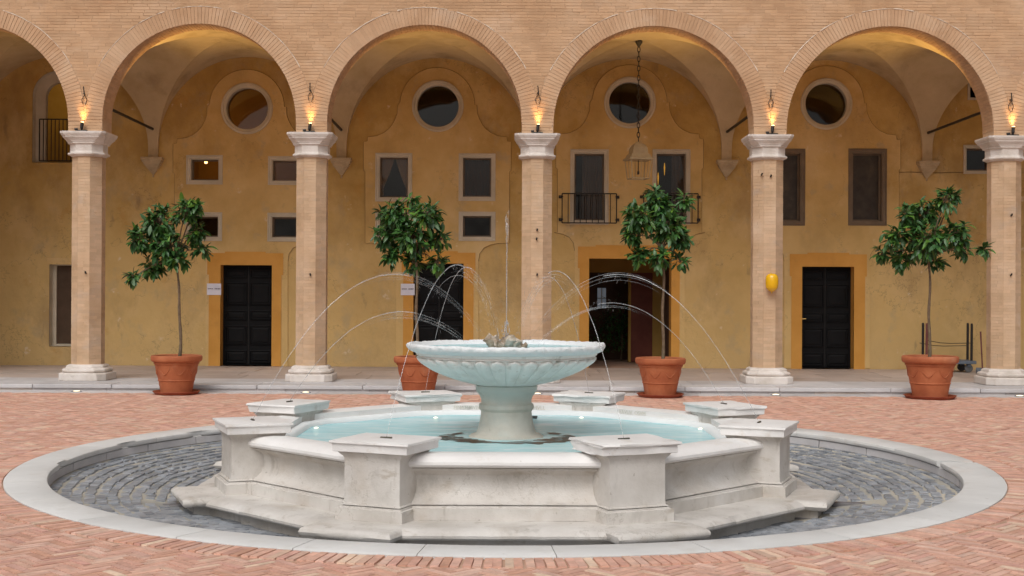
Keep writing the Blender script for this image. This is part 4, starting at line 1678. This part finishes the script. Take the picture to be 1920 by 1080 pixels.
for k in range(8):
    phi = R(45 * k + 22.5)
    # corner block of the step
    rv, hb = 3.175, .40
    secs = []
    for (i_, z) in ((.11, -.42), (.105, -.238), (.075, -.235), (.03, -.228), (.008, -.212), (0, -.19), (.008, -.168), (.03, -.153), (.065, -.148), (.075, -.147), (.12, -.147)):
        secs.append((2.3, rv - i_, hb - i_, z))
    q = MB()
    q.loft(rect_loft(phi, secs, .012, 6))
    link('step_corner', q.mesh('step_corner'), M['marble'], ft, smooth=45)
    # pedestal
    ped = MB()
    ped.loft(rect_loft(phi, [(2.26, 2.792, .298, -.149), (2.26, 2.792, .298, -.056), (2.262, 2.772, .278, -.051), (2.262, 2.770, .276, -.042), (2.268, 2.735, .245, -.041), (2.268, 2.735, .245, -.035), (2.268, 2.758, .266, -.034), (2.268, 2.756, .264, -.026),
                             (2.27, 2.742, .251, -.022), (2.27, 2.735, .247, .02), (2.27, 2.735, .247, .30), (2.27, 2.737, .249, .335), (2.265, 2.745, .258, .352), (2.255, 2.757, .275, .368), (2.25, 2.765, .29, .386)], .005, 5))
    pd = link('pedestal', ped.mesh('pedestal'), M['marble'], ft, smooth=40)
    q = MB()
    jit = .022 if k in (0, 3, 4) else (.012 if k in (2, 5) else .005)
    q.loft(rect_loft(phi, [(2.235, 2.775, .325, .386), (2.225, 2.785, .333, .39), (2.222, 2.788, .335, .44), (2.222, 2.788, .335, .448), (2.21, 2.80, .348, .453), (2.205, 2.805, .352, .458), (2.206, 2.804, .351, .474), (2.22, 2.79, .338, .477)], jit, 9))
    link('cap', q.mesh('cap'), M['capmarble'], pd, smooth=35)
    # nozzle slot in the cap
    q = MB()
    q.tube([wp(phi, 2.50, -.05, .4775), wp(phi, 2.50, .05, .479)], .012, 6)
    link('nozzle', q.mesh('nozzle'), M['stain'], pd)

# pool lining: ledge, sides, floor
q = MB()
L = []
for (a, z) in ((2.17, .27), (2.12, .292), (2.08, .290), (2.05, .275), (2.035, .24), (2.02, .0), (1.95, -.08), (.3, -.09)):
    l = []
    for k in range(8):
        ph = R(45 * k)
        hw = a * T225
        for f in (-.82, -.4, 0, .4, .82):
            l.append(wp(ph, a, hw * f, z))
        # rounded corner
        l.append(wp(R(45 * k + 22.5), a / math.cos(R(22.5)) * .965, 0, z))
    L.append(l)
q.loft(L, False, False)
ln = link('pool_lining', q.mesh('pool_lining'), M['lining'], ft, smooth=50)
ln.data.materials.append(M['poolfloor'])
nl = 48
for p in ln.data.polygons:
    if max(ln.data.vertices[i].co.z for i in p.vertices) < .245:
        p.material_index = 1
# dark stain patches on the pool floor round the stem
q = MB()
for (a0, a1, r0, r1) in ((-190, -94, .45, .72), (-100, 10, .46, .75), (150, 178, .46, .56), (10, 35, .46, .58)):
    n = 30
    V = []
    for j in range(n + 1):
        a = R(a0 + (a1 - a0) * j / n)
        w = math.sin(math.pi * j / n) ** .6
        rm = (r0 + r1) / 2 + .05 * noise.noise((j * .35, a0, 1))
        h = (r1 - r0) / 2 * w * (1 + .6 * noise.noise((j * .5, a0, 7)))
        V += [(FC[0] + (rm - h) * math.cos(a), FC[1] + (rm - h) * math.sin(a), .2395), (FC[0] + (rm + h) * math.cos(a), FC[1] + (rm + h) * math.sin(a), .2395)]
    q.add(V, [(2 * j, 2 * j + 1, 2 * j + 3, 2 * j + 2) for j in range(n)])
link('algae_film', q.mesh('algae_film'), M['algae'], ft)

# stem and bowl
stem_prof = [(.60, -.09), (.60, .10), (.46, .13), (.40, .165), (.385, .20), (.375, .235), (.34, .255), (.31, .262), (.296, .275), (.283, .30), (.27, .35), (.258, .40), (.252, .45), (.25, .485), (.262, .50), (.272, .515), (.272, .535), (.268, .553), (.252, .562), (.248, .575), (.249, .60), (.262, .635), (.285, .665), (.298, .68), (.302, .685), (.305, .70), (.305, .735), (.296, .742)]
q = MB()
q.lathe(stem_prof, 64, FC, False, False, fn=lambda r, z, a, i: (r * (1 + .006 * noise.noise((math.cos(a) * 3, math.sin(a) * 3, z * 6))), z))
link('stem', q.mesh('stem'), M['stem'], ft, smooth=32)
NF = 34


def bowlfn(r, z, a, i):
    rr = r
    if .745 < z < 1.018 and i < 20:
        s = abs(math.cos(NF * a / 2))
        thr = max(0, min(1, (z - .965) / .048)) ** 2 * .96
        w = min(1, (z - .745) / .04)
        rr = r + w * (.050 * (max(0, s - thr) / (1 - thr + .04)) ** .5 - .040) * (.35 + .65 * min(1, r / .8))
    rr += .006 * noise.noise((math.cos(a) * 4, math.sin(a) * 4, z * 5))
    return rr, z


out_prof = [(.29, .742), (.33, .75), (.38, .762), (.47, .785), (.56, .815), (.65, .85), (.73, .888), (.79, .925), (.84, .958), (.862, .978), (.872, .99), (.878, .998), (.882, 1.004), (.884, 1.01), (.885, 1.015), (.885, 1.02), (.868, 1.03), (.872, 1.036), (.886, 1.04), (.892, 1.052), (.897, 1.062)]
q = MB()
q.lathe(out_prof, NF * 12, FC, False, False, fn=bowlfn)
bowl = link('bowl', q.mesh('bowl'), M['wetmarble'], ft, smooth=60)


def rimfn(r, z, a, i):
    c, s = math.cos(a), math.sin(a)
    e = .008 * noise.noise((c * 6, s * 6, z * 3)) + .010 * noise.noise((c * 23, s * 23, z * 12)) + .006 * noise.noise((c * 50, s * 50, z * 20))
    if 3 <= i <= 6:
        d = max(0, noise.noise((c * 5.3, s * 5.3, 2.2)) - .18) * .07
        return r + e - d, z + e * .7 - d * .3
    return r + e * .3, z


rim_prof = [(.897, 1.062), (.918, 1.068), (.95, 1.082), (.978, 1.106), (.987, 1.132), (.972, 1.152), (.94, 1.150), (.905, 1.125), (.86, 1.08), (.6, 1.0), (.02, .97)]
q = MB()
q.lathe(rim_prof, 240, FC, False, True, fn=rimfn)
link('rim', q.mesh('rim'), M['rim'], bowl, smooth=60)

# broken carved stones round the jet
for i, (dx, dy, s, rz) in enumerate(((-.14, -.02, .085, .3), (-.07, -.10, .07, 1.4), (.0, .03, .08, 2.2), (.06, -.08, .075, .7), (.13, -.02, .07, 2.9), (.16, .06, .05, 1.0), (-.10, .09, .06, 4), (.05, .12, .06, 5.2), (.19, -.03, .045, .2))):
    bm = bmesh.new()
    bmesh.ops.create_icosphere(bm, subdivisions=1 + i % 2, radius=s * .85)
    for v in bm.verts:
        nvv = noise.noise_vector(v.co * 16 + Vector((i * 3, 0, 0)))
        v.co += nvv * s * .9
        v.co.z *= .85
    mr = Matrix.Translation((FC[0] - .02 + dx, FC[1] + dy, 1.125 + .04 * (i % 3 == 0))) @ Matrix.Rotation(rz, 4, 'Z') @ Matrix.Rotation(.4 * rz, 4, 'X')
    bm.transform(mr)
    me = bpy.data.meshes.new('broken_stone')
    bm.to_mesh(me)
    bm.free()
    link('broken_stone', me, M['rock'], ft)
q = MB()
q.tube([(FC[0], FC[1], 1.05), (FC[0] - .005, FC[1], 1.24)], [.012, .009], 8)
q.tube([(FC[0] - .085, FC[1] + .03, 1.1), (FC[0] - .08, FC[1] + .03, 1.22), (FC[0] - .095, FC[1] + .03, 1.30)], [.010, .008, .004], 6)
link('nozzle_pipe', q.mesh('nozzle_pipe'), M['rock'], ft)

# weathered inscription cut in the inner face of the far coping stones
def inscription(txt, phi, s0, size):
    cu = bpy.data.curves.new('inscription', 'FONT')
    cu.body = txt
    cu.size = size
    cu.extrude = .001
    o = bpy.data.objects.new('t', cu)
    COL.objects.link(o)
    me = bpy.data.meshes.new_from_object(o.evaluated_get(bpy.context.evaluated_depsgraph_get()))
    bpy.data.objects.remove(o)
    n, t = frame_at(phi)
    z0 = .297
    a = 2.145
    # read from the pool side: text runs against the tangent direction
    for v in me.vertices:
        x, y, w = v.co
        p = wp(phi, a - w - .012, s0 - x, z0 + y)
        v.co = p
    me.materials.clear()
    return link('inscription', me, M['stem'], ft)


inscription('IAMMVNITIBVSVCCEVI', R(135) + math.pi * .25 * 1 - R(0), .55, .062)
inscription('MVLL', R(180), -.30, .06)
inscription('FINCILII', R(180), .62, .06)
inscription('VAVLIV  OSVM', R(135), .35, .06)

# water
q = MB()
l0 = []
for k in range(8):
    a = 2.04
    for f in (-.82, 0, .82):
        l0.append(wp(R(45 * k), a, a * T225 * f, .238))
    l0.append(wp(R(45 * k + 22.5), a / math.cos(R(22.5)) * .965, 0, .238))
inn = []
for k in range(8):
    for f in (-.82, 0, .82):
        inn.append(wp(R(45 * k), .365, .365 * T225 * f, .238))
    inn.append(wp(R(45 * k + 22.5), .38, 0, .238))
q.loft([inn, l0], False, False)
pw = link('pool_water', q.mesh('pool_water'), M['water'], kind='structure')
q = MB()
q.lathe([(.002, 1.108), (.4, 1.108), (.895, 1.108)], 64, FC, True, False)
link('bowl_water', q.mesh('bowl_water'), M['bowlwater'], kind='structure')

# pool lamps and the small black fitting
for i, (px, py, lb) in enumerate(((817, 783, 'small lit pool lamp at the far side left of the stem'), (1090, 783, 'small lit pool lamp at the far side right of the stem'),
                                 (593, 802, 'small lit pool lamp near the left end of the pool'), (1313, 804, 'small lit pool lamp near the right end of the pool'))):
    d = (HC - .24) * F / (py - .005 * (px - 960) - 546)
    x, z = P(px, py, d)
    t = thing('pool_lamp', lb, 'pool lamp', (x, d, .2), 'small lamps in the pool')
    q = MB()
    q.lathe([(.024, .225), (.026, .238), (.02, .246), (.006, .249)], 14, (x, d), True, True)
    link('lens', q.mesh('lens'), M['poollight'], t)
    q = MB()
    q.tube([(x, d, .226), (x, d, -.08)], .010, 6)
    link('post', q.mesh('post'), M['lining'], t)
d = (HC - .24) * F / (784 - 546)
x, z = P(1002, 782, d)
t = thing('pool_fitting', 'small black fitting sticking out of the water right of the stem', 'fitting', (x, d, .2))
q = MB()
q.box(x - .028, x + .028, d - .02, d + .02, .23, .268)
q.box(x - .02, x + .035, d - .03, d - .02, .248, .272)
link('body', q.mesh('body'), M['rubber'], t, bevel=.004)
q = MB()
q.tube([(x, d, .23), (x, d, -.08)], .012, 6)
link('post', q.mesh('post'), M['rubber'], t)

# jets
jlab = {0: ('near right', 1.85), 1: ('side right', 1.83), 2: ('rear right side', 1.55), 3: ('far right', 1.82), 4: ('far left', 1.92), 5: ('rear left side', 1.45), 6: ('side left', 1.82), 7: ('near left', 1.90)}
jl = ['arching water jet from the front right pedestal', 'arching water jet from the pedestal at the right end', 'low arching water jet from the right pedestal behind the pool', 'arching water jet from the far right pedestal behind the bowl',
      'arching water jet from the far left pedestal behind the bowl', 'low arching water jet from the left pedestal behind the pool', 'arching water jet from the pedestal at the left end', 'arching water jet from the front left pedestal']
for k in range(8):
    phi = R(45 * k + 22.5)
    za = jlab[k][1]
    w0 = .46
    z0, r0 = .478, 2.50
    t = thing('water_jet', jl[k], 'water jet', wp(phi, r0, 0, z0), 'water jets arching into the bowl')

    def jp(u, s=0, dz=0, za=za):
        zz = za - (za - z0) * ((u - (1 - w0)) / (1 - w0)) ** 2
        return wp(phi, r0 * (1 - u), s, zz + dz)
    q = MB()
    us = [i / 60 * .60 for i in range(61)]
    q.tube([jp(u, .003 * noise.noise((u * 16, k, 0)), .004 * noise.noise((u * 22, k, 4))) for u in us], [(.0030 + .0032 * u) * (1 + .25 * noise.noise((u * 40, k, 2))) for u in us], 6)
    link('stream', q.mesh('stream'), M['jet'], t, smooth=180)
    # it frays into strands and drops on the way down
    q = MB()
    for s in range(5):
        zz_ = za + random.uniform(-.10, .03)
        u0, u1 = random.uniform(.32, .5), random.uniform(.80, .93)
        off = random.uniform(-.05, .05)
        pts = []
        for i in range(24):
            f = i / 23
            u = u0 + (u1 - u0) * f
            p = jp(u, off * f ** 1.3 + .002 * noise.noise((u * 20, s, k)), .002 * noise.noise((u * 14, s, k + 9)), zz_)
            if p[2] < 1.11:
                break
            pts.append(p)
        if len(pts) > 3:
            q.tube(pts, [max(.0003, random.uniform(.0012, .0028) * math.sin(math.pi * (i + .3) / len(pts)) ** .7) for i in range(len(pts))], 4)
    for s in range(60):
        u = random.uniform(.5, .93)
        p = jp(u, random.gauss(0, .02 + .05 * (u - .4)), random.gauss(-.02, .03), za)
        if p[2] > 1.12:
            rr = random.uniform(.0013, .003)
            ln_ = random.uniform(.01, .03)
            nn_, tt_ = frame_at(phi)
            q.tube([p, (p[0] - nn_[0] * ln_ * .4, p[1] - nn_[1] * ln_ * .4, p[2] - ln_)], [rr, rr * .7], 4)
    link('spray', q.mesh('spray'), M['spray'], t, kind='stuff')
t = thing('water_jet', 'tall thin vertical water jet rising from the bowl', 'water jet', (FC[0], FC[1], 1.24), 'water jets arching into the bowl')
q = MB()
for s in range(3):
    pts = [(FC[0] - .002 + random.uniform(-.003, .003) * i / 30 * 2, FC[1] + random.uniform(-.003, .003), 1.22 + 1.12 * i / 40) for i in range(41)]
    q.tube(pts, [.004 - .002 * i / 40 + random.uniform(0, .001) for i in range(41)], 6)
link('stream', q.mesh('stream'), M['jet'], t, smooth=180)
q = MB()
for s in range(5):
    z0 = 2.20 + random.uniform(-.05, .05)
    pts = [(FC[0] + .016 * math.sin(i * .5 + s * 1.3), FC[1] + .012 * math.cos(i * .6 + s), z0 + .030 * i * random.uniform(.9, 1.0)) for i in range(9)]
    q.tube(pts, [random.uniform(.001, .0028) for _ in pts], 5)
for s in range(40):
    a = random.uniform(0, 6.28)
    z0 = random.uniform(1.2, 1.38)
    rr = .012 + .035 * math.sin((z0 - 1.2) / .18 * math.pi) * random.random()
    p = (FC[0] - .008 + rr * math.cos(a), FC[1] + rr * math.sin(a), z0)
    q.tube([p, (p[0], p[1], p[2] - random.uniform(.02, .05))], random.uniform(.003, .007), 5)
link('spray', q.mesh('spray'), M['jet'], t, kind='stuff')

# ------------------------------------------------------------------ potted citrus trees


def leaf_mesh(L, Wd, droop, fold, seed):
    rr = random.Random(seed)
    rows = [(0, .04), (.22, .72), (.5, 1.0), (.78, .66), (1, .02)]
    V = []
    for (f, w) in rows:
        x = f * L
        z = -droop * f * f * L
        h = Wd * w / 2
        V += [(x, -h, z + fold * h), (x, 0, z), (x, h, z + fold * h)]
    Fc = []
    for i in range(4):
        a = i * 3
        Fc += [(a, a + 3, a + 4, a + 1), (a + 1, a + 4, a + 5, a + 2)]
    me = bpy.data.meshes.new('leaf')
    me.from_pydata(V, [], Fc)
    for p in me.polygons:
        p.use_smooth = True
    me.materials.append(M['leaf'])
    return me


LEAVES = [leaf_mesh(random.uniform(.12, .18), random.uniform(.052, .072), random.uniform(.1, .5), random.uniform(.15, .5), i) for i in range(10)]


def potted(pot_px, rim_y, scale, trunk_px, lobes, dpot, labels, lean, nlf):
    x, _ = P(pot_px, 735, dpot)
    s = scale
    grp = 'terracotta pots with citrus trees'
    # saucer
    q = MB()
    q.lathe([(.02, .0035), (.33 * s, .0035), (.365 * s, .045), (.375 * s, .05), (.37 * s, .055), (.35 * s, .05), (.32 * s, .02), (.02, .02)], 40, (x, dpot))
    tag(link('saucer', q.mesh('saucer'), M['saucer'], smooth=40), labels[2], 'saucer', 'saucers under the pots')
    pt = thing('terracotta_pot', labels[1], 'plant pot', (x, dpot, .02), grp)
    h = .60 * s
    b0 = .022
    q = MB()
    q.lathe([(.23 * s, b0), (.245 * s, b0 + .01), (.278 * s, b0 + .19 * s), (.284 * s, b0 + .195 * s), (.289 * s, b0 + .205 * s), (.284 * s, b0 + .215 * s), (.285 * s, b0 + .22 * s), (.338 * s, b0 + .455 * s), (.352 * s, b0 + .462 * s), (.356 * s, b0 + .475 * s), (.352 * s, b0 + .488 * s),
             (.360 * s, b0 + .494 * s)], 56, (x, dpot), True, False)
    link('body', q.mesh('body'), M['terracotta'], pt, smooth=35)
    q = MB()
    q.lathe([(.355 * s, b0 + .492 * s), (.385 * s, b0 + .503 * s), (.398 * s, b0 + .525 * s), (.401 * s, b0 + .56 * s), (.398 * s, b0 + .585 * s), (.385 * s, b0 + h - .003), (.365 * s, b0 + h), (.345 * s, b0 + h - .01), (.335 * s, b0 + .53 * s), (.33 * s, b0 + .45 * s)], 56, (x, dpot), False, False)
    link('rim', q.mesh('rim'), M['terracotta'], pt, smooth=40)
    q = MB()
    q.lathe([(.338 * s, b0 + .555 * s), (.2 * s, b0 + .565 * s), (.01, b0 + .57 * s)], 24, (x, dpot), False, True)
    link('soil', q.mesh('soil'), M['soil'], pt, smooth=60)
    # relief swags round the body
    for i in range(8):
        q = MB()
        a0, a1 = 2 * math.pi * i / 8 + .08, 2 * math.pi * (i + 1) / 8 - .08
        pts = []
        for j in range(13):
            f = j / 12
            a = a0 + (a1 - a0) * f
            zz = b0 + (.40 - .10 * math.sin(math.pi * f)) * s
            rr = (.285 + (.338 - .285) * ((zz - b0) / s - .22) / .235) * s + .002
            pts.append((x + rr * math.cos(a), dpot + rr * math.sin(a), zz))
        q.tube(pts, [.003 + .005 * math.sin(math.pi * j / 12) for j in range(13)], 6)
        link('swag', q.mesh('swag'), M['terracotta'], pt, smooth=60)
    # tree
    ppm = F / dpot
    tr = thing('citrus_tree', labels[0], 'tree', (x, dpot, b0 + .57 * s), 'standard citrus trees in pots')
    tx0, tz0 = P(trunk_px[0], trunk_px[1], dpot)
    tx1, tz1 = P(trunk_px[2], trunk_px[3], dpot)
    pts, rd = [], []
    for j in range(15):
        f = j / 14
        pts.append((tx0 + (tx1 - tx0) * f + lean * math.sin(math.pi * f) + .01 * math.sin(f * 11), dpot + .015 * math.sin(f * 7), b0 + .555 * s + (tz1 - b0 - .555 * s) * f))
        rd.append((.027 - .010 * f) * (1 + .12 * math.sin(j * 2.1)))
    q = MB()
    q.tube(pts, rd, 8)
    link('trunk', q.mesh('trunk'), M['bark'], tr, smooth=60)
    top = Vector(pts[-1])
    L3 = []
    for (px, py, rp) in lobes:
        lx_, lz_ = P(px, py, dpot)
        L3.append((Vector((lx_, dpot + random.uniform(-.25, .25), lz_)), rp * .86 / ppm))
    tips = []
    q = MB()
    for (c, r_) in L3:
        mid = top.lerp(c, .55) + Vector((random.uniform(-.06, .06), random.uniform(-.06, .06), .05))
        q.tube([top - Vector((0, 0, .05)), mid, c], [.016, .011, .006], 6)
        nt_ = max(10, int(96 * (r_ / .36) ** 2))
        for j in range(nt_):
            d_ = Vector((random.gauss(0, 1), random.gauss(0, 1) * 1.1, random.gauss(0, 1))).normalized()
            e_ = c + Vector((d_.x * r_, d_.y * r_ * 1.15, d_.z * r_)) * random.uniform(.55, 1.0)
            m_ = c.lerp(e_, .5) + Vector((0, 0, .02))
            q.tube([c, m_, e_], [.006, .004, .0025], 4)
            tips.append((c, m_, e_))
    link('branches', q.mesh('branches'), M['bark'], tr)
    spots = []
    for (c, m_, e_) in tips:
        ax = (e_ - c).normalized()
        nl_ = random.randint(5, 8)
        for j in range(nl_):
            f = 1 - .55 * (j / nl_) ** 1.2
            base = c.lerp(e_, f) if f > .5 else m_
            side = Vector((random.gauss(0, 1), random.gauss(0, 1), random.gauss(0, .8)))
            dirv = (ax * random.uniform(.3, 1.0) + side.normalized() * .8 + Vector((0, 0, random.uniform(-.65, .12)))).normalized()
            spots.append((base, dirv))
    random.shuffle(spots)
    spots = spots[:nlf]
    spots.sort(key=lambda b: b[0].y)
    mbv, mbf = [], []
    for idx, (b, dv) in enumerate(spots):
        up = Vector((random.uniform(-.5, .5), random.uniform(-.9, .3), 1)).normalized()
        yv = up.cross(dv).normalized()
        zv = dv.cross(yv).normalized()
        sc = random.uniform(.72, 1.1)
        mt = Matrix(((dv.x, yv.x, zv.x, b.x), (dv.y, yv.y, zv.y, b.y), (dv.z, yv.z, zv.z, b.z), (0, 0, 0, 1))) @ Matrix.Scale(sc, 4)
        lm = random.choice(LEAVES)
        if idx < 300:
            o = bpy.data.objects.new('leaf', lm)
            COL.objects.link(o)
            o.parent = tr
            o.matrix_local = Matrix.Translation(-Vector(tr.location)) @ mt
        else:
            o0 = len(mbv)
            mbv += [tuple(mt @ v.co) for v in lm.vertices]
            mbf += [tuple(i + o0 for i in p.vertices) for p in lm.polygons]
    me = bpy.data.meshes.new('foliage')
    me.from_pydata(mbv, [], mbf)
    for p in me.polygons:
        p.use_smooth = True
    link('foliage', me, M['leaf'], tr, kind='stuff')
    return tr


potted(331, 666, 1.0, (337, 665, 330, 482), [(298, 418, 38), (352, 398, 30), (262, 448, 28), (315, 462, 40), (368, 435, 22), (372, 468, 18), (275, 498, 26), (338, 488, 20), (248, 520, 10), (375, 388, 10)], 20.15,
       ('citrus tree with a leaning trunk, leftmost of the potted trees', 'terracotta pot left of the first black door', 'terracotta saucer under the leftmost pot'), .03, 1550)
potted(785, 668, 1.0, (782, 668, 781, 470), [(745, 405, 36), (800, 405, 34), (722, 440, 26), (775, 445, 42), (825, 450, 24), (735, 478, 22), (822, 492, 20), (775, 490, 22), (712, 400, 10), (770, 378, 16)], 20.15,
       ('citrus tree behind the left side of the fountain bowl', 'terracotta pot half hidden behind the left of the bowl', 'terracotta saucer hidden low behind the far left pedestal'), 0, 1550)
potted(1238, 671, 1.0, (1243, 670, 1244, 460), [(1240, 385, 34), (1285, 375, 18), (1195, 410, 34), (1250, 425, 40), (1278, 450, 24), (1185, 440, 18), (1200, 480, 24), (1235, 488, 20), (1275, 490, 14), (1225, 362, 14)], 20.1,
       ('citrus tree standing before the open doorway and right railing', 'terracotta pot before the open dark passage', 'terracotta saucer under the pot before the open passage'), 0, 1550)
potted(1743.5, 672, 1.09, (1743, 672, 1742, 474), [(1765, 375, 22), (1735, 398, 30), (1698, 405, 26), (1672, 445, 26), (1655, 475, 14), (1730, 450, 46), (1788, 440, 32), (1760, 488, 20), (1812, 472, 16), (1690, 488, 24), (1792, 368, 8), (1835, 468, 6)], 20.05,
       ('citrus tree with a thin straight trunk, rightmost of the potted trees', 'large terracotta pot in front of the platform trolley', 'terracotta saucer under the rightmost pot'), 0, 1650)

# shrubs glimpsed in the passage
for i, (px, py, rp, lb) in enumerate(((1130, 640, 42, 'dark leafy shrub inside the open doorway, at its left edge'), (1165, 610, 34, 'dark leafy shrub inside the open doorway, nearer its middle'))):
    dy = YB - .6
    cx, cz = P(px, py, dy)
    t = thing('shrub', lb, 'shrub', (cx, dy, ZP))
    mbv, mbf = [], []
    r_ = rp / F * dy
    for j in range(420):
        d_ = Vector((random.gauss(0, 1), random.gauss(0, .5), random.gauss(0, 1.3))) * r_ * .5
        b = Vector((cx, dy, cz)) + d_
        if b.z < ZP + .2:
            continue
        mt = Matrix.Translation(b) @ Matrix.Rotation(random.uniform(0, 6), 4, 'Z') @ Matrix.Rotation(random.uniform(-1, 1), 4, 'Y') @ Matrix.Scale(.6, 4)
        lm = random.choice(LEAVES)
        o0 = len(mbv)
        mbv += [tuple(mt @ v.co) for v in lm.vertices]
        mbf += [tuple(k_ + o0 for k_ in p.vertices) for p in lm.polygons]
    me = bpy.data.meshes.new('foliage')
    me.from_pydata(mbv, [], mbf)
    link('foliage', me, M['leaf'], t, kind='stuff')
    q = MB()
    q.tube([(cx, dy, ZP), (cx + .03, dy, cz)], [.02, .01], 6)
    link('stem', q.mesh('stem'), M['bark'], t)

# ------------------------------------------------------------------ trolley and dustpan by the right column
YT = 25.2
tx0, _ = P(1733, 640, YT)
tx1, _ = P(1818, 640, YT)
tro = thing('platform_trolley', 'blue grey platform trolley with dark upright posts behind the rightmost pot', 'trolley', ((tx0 + tx1) / 2, YT, ZP))
_, zd = P(1800, 678, YT)
_, zh = P(1800, 606, YT)
q = MB()
q.box(tx0 - .05, tx1 + .04, YT - .28, YT + .28, zd - .035, zd + .03)
link('deck', q.mesh('deck'), M['bluegrey'], tro, bevel=.01)
for (x, yo, mt) in ((tx0 - .02, -.2, 'redwood'), (tx0 + .035, .2, 'iron'), (tx1 - .035, -.2, 'iron'), (tx1 + .03, .2, 'iron')):
    q = MB()
    q.tube([(x, YT + yo, zd), (x + .004, YT + yo, zh - .03), (x, YT + yo, zh)], [.026, .026, .02], 8)
    link('post', q.mesh('post'), M[mt], tro)
for (yo, dz) in ((-.2, .02), (.2, -.05)):
    q = MB()
    zr = zd + .36 + dz
    q.tube([(tx0 - .03, YT + yo, zr + .05), (tx0 + .25, YT + yo, zr), ((tx0 + tx1) / 2, YT + yo, zr - .01), (tx1, YT + yo, zr)], .007, 5)
    link('cord', q.mesh('cord'), M['iron'], tro)
for x in (tx0 + .05, tx1 - .09):
    for yo in (-.2, .2):
        q = MB()
        rw = (zd - .045 - ZP) / 2
        q.lathe([(rw * .5, -.03), (rw, -.025), (rw * 1.0, .025), (rw * .5, .03)], 18)
        for i in range(len(q.v)):
            vx, vy, vz = q.v[i]
            q.v[i] = (x + vx, YT + yo + vz, ZP + rw + .002 + vy)
        link('wheel', q.mesh('wheel'), M['rubber'], tro, smooth=40)
        q = MB()
        q.box(x - .035, x + .035, YT + yo - .045, YT + yo + .045, ZP + rw * 1.5, zd - .034)
        link('caster_fork', q.mesh('caster_fork'), M['bluegrey'], tro)
YD = 24.6
hx, hz = P(1842, 622, YD)
px_, pz = P(1841, 688, YD)
t = thing('dustpan', 'long handled dark dustpan leaning by the rightmost column', 'dustpan', (px_, YD, ZP))
q = MB()
q.tube([(hx, YD + .1, hz), (hx + .005, YD + .06, (hz + pz) / 2), (px_ + .01, YD, ZP + .10)], [.018, .015, .014], 8)
link('handle', q.mesh('handle'), M['redwood'], t)
q = MB()
w = .10
q.loft([[(px_ - w, YD - .1, ZP + .004), (px_ + w, YD - .1, ZP + .004), (px_ + w, YD - .1, ZP + .012), (px_ - w, YD - .1, ZP + .012)],
        [(px_ - w, YD + .05, ZP + .006), (px_ + w, YD + .05, ZP + .006), (px_ + w, YD + .05, ZP + .10), (px_ - w, YD + .05, ZP + .10)],
        [(px_ - w * .9, YD + .08, ZP + .01), (px_ + w * .9, YD + .08, ZP + .01), (px_ + w * .9, YD + .08, ZP + .115), (px_ - w * .9, YD + .08, ZP + .115)]])
link('pan', q.mesh('pan'), M['bluegrey'], t)
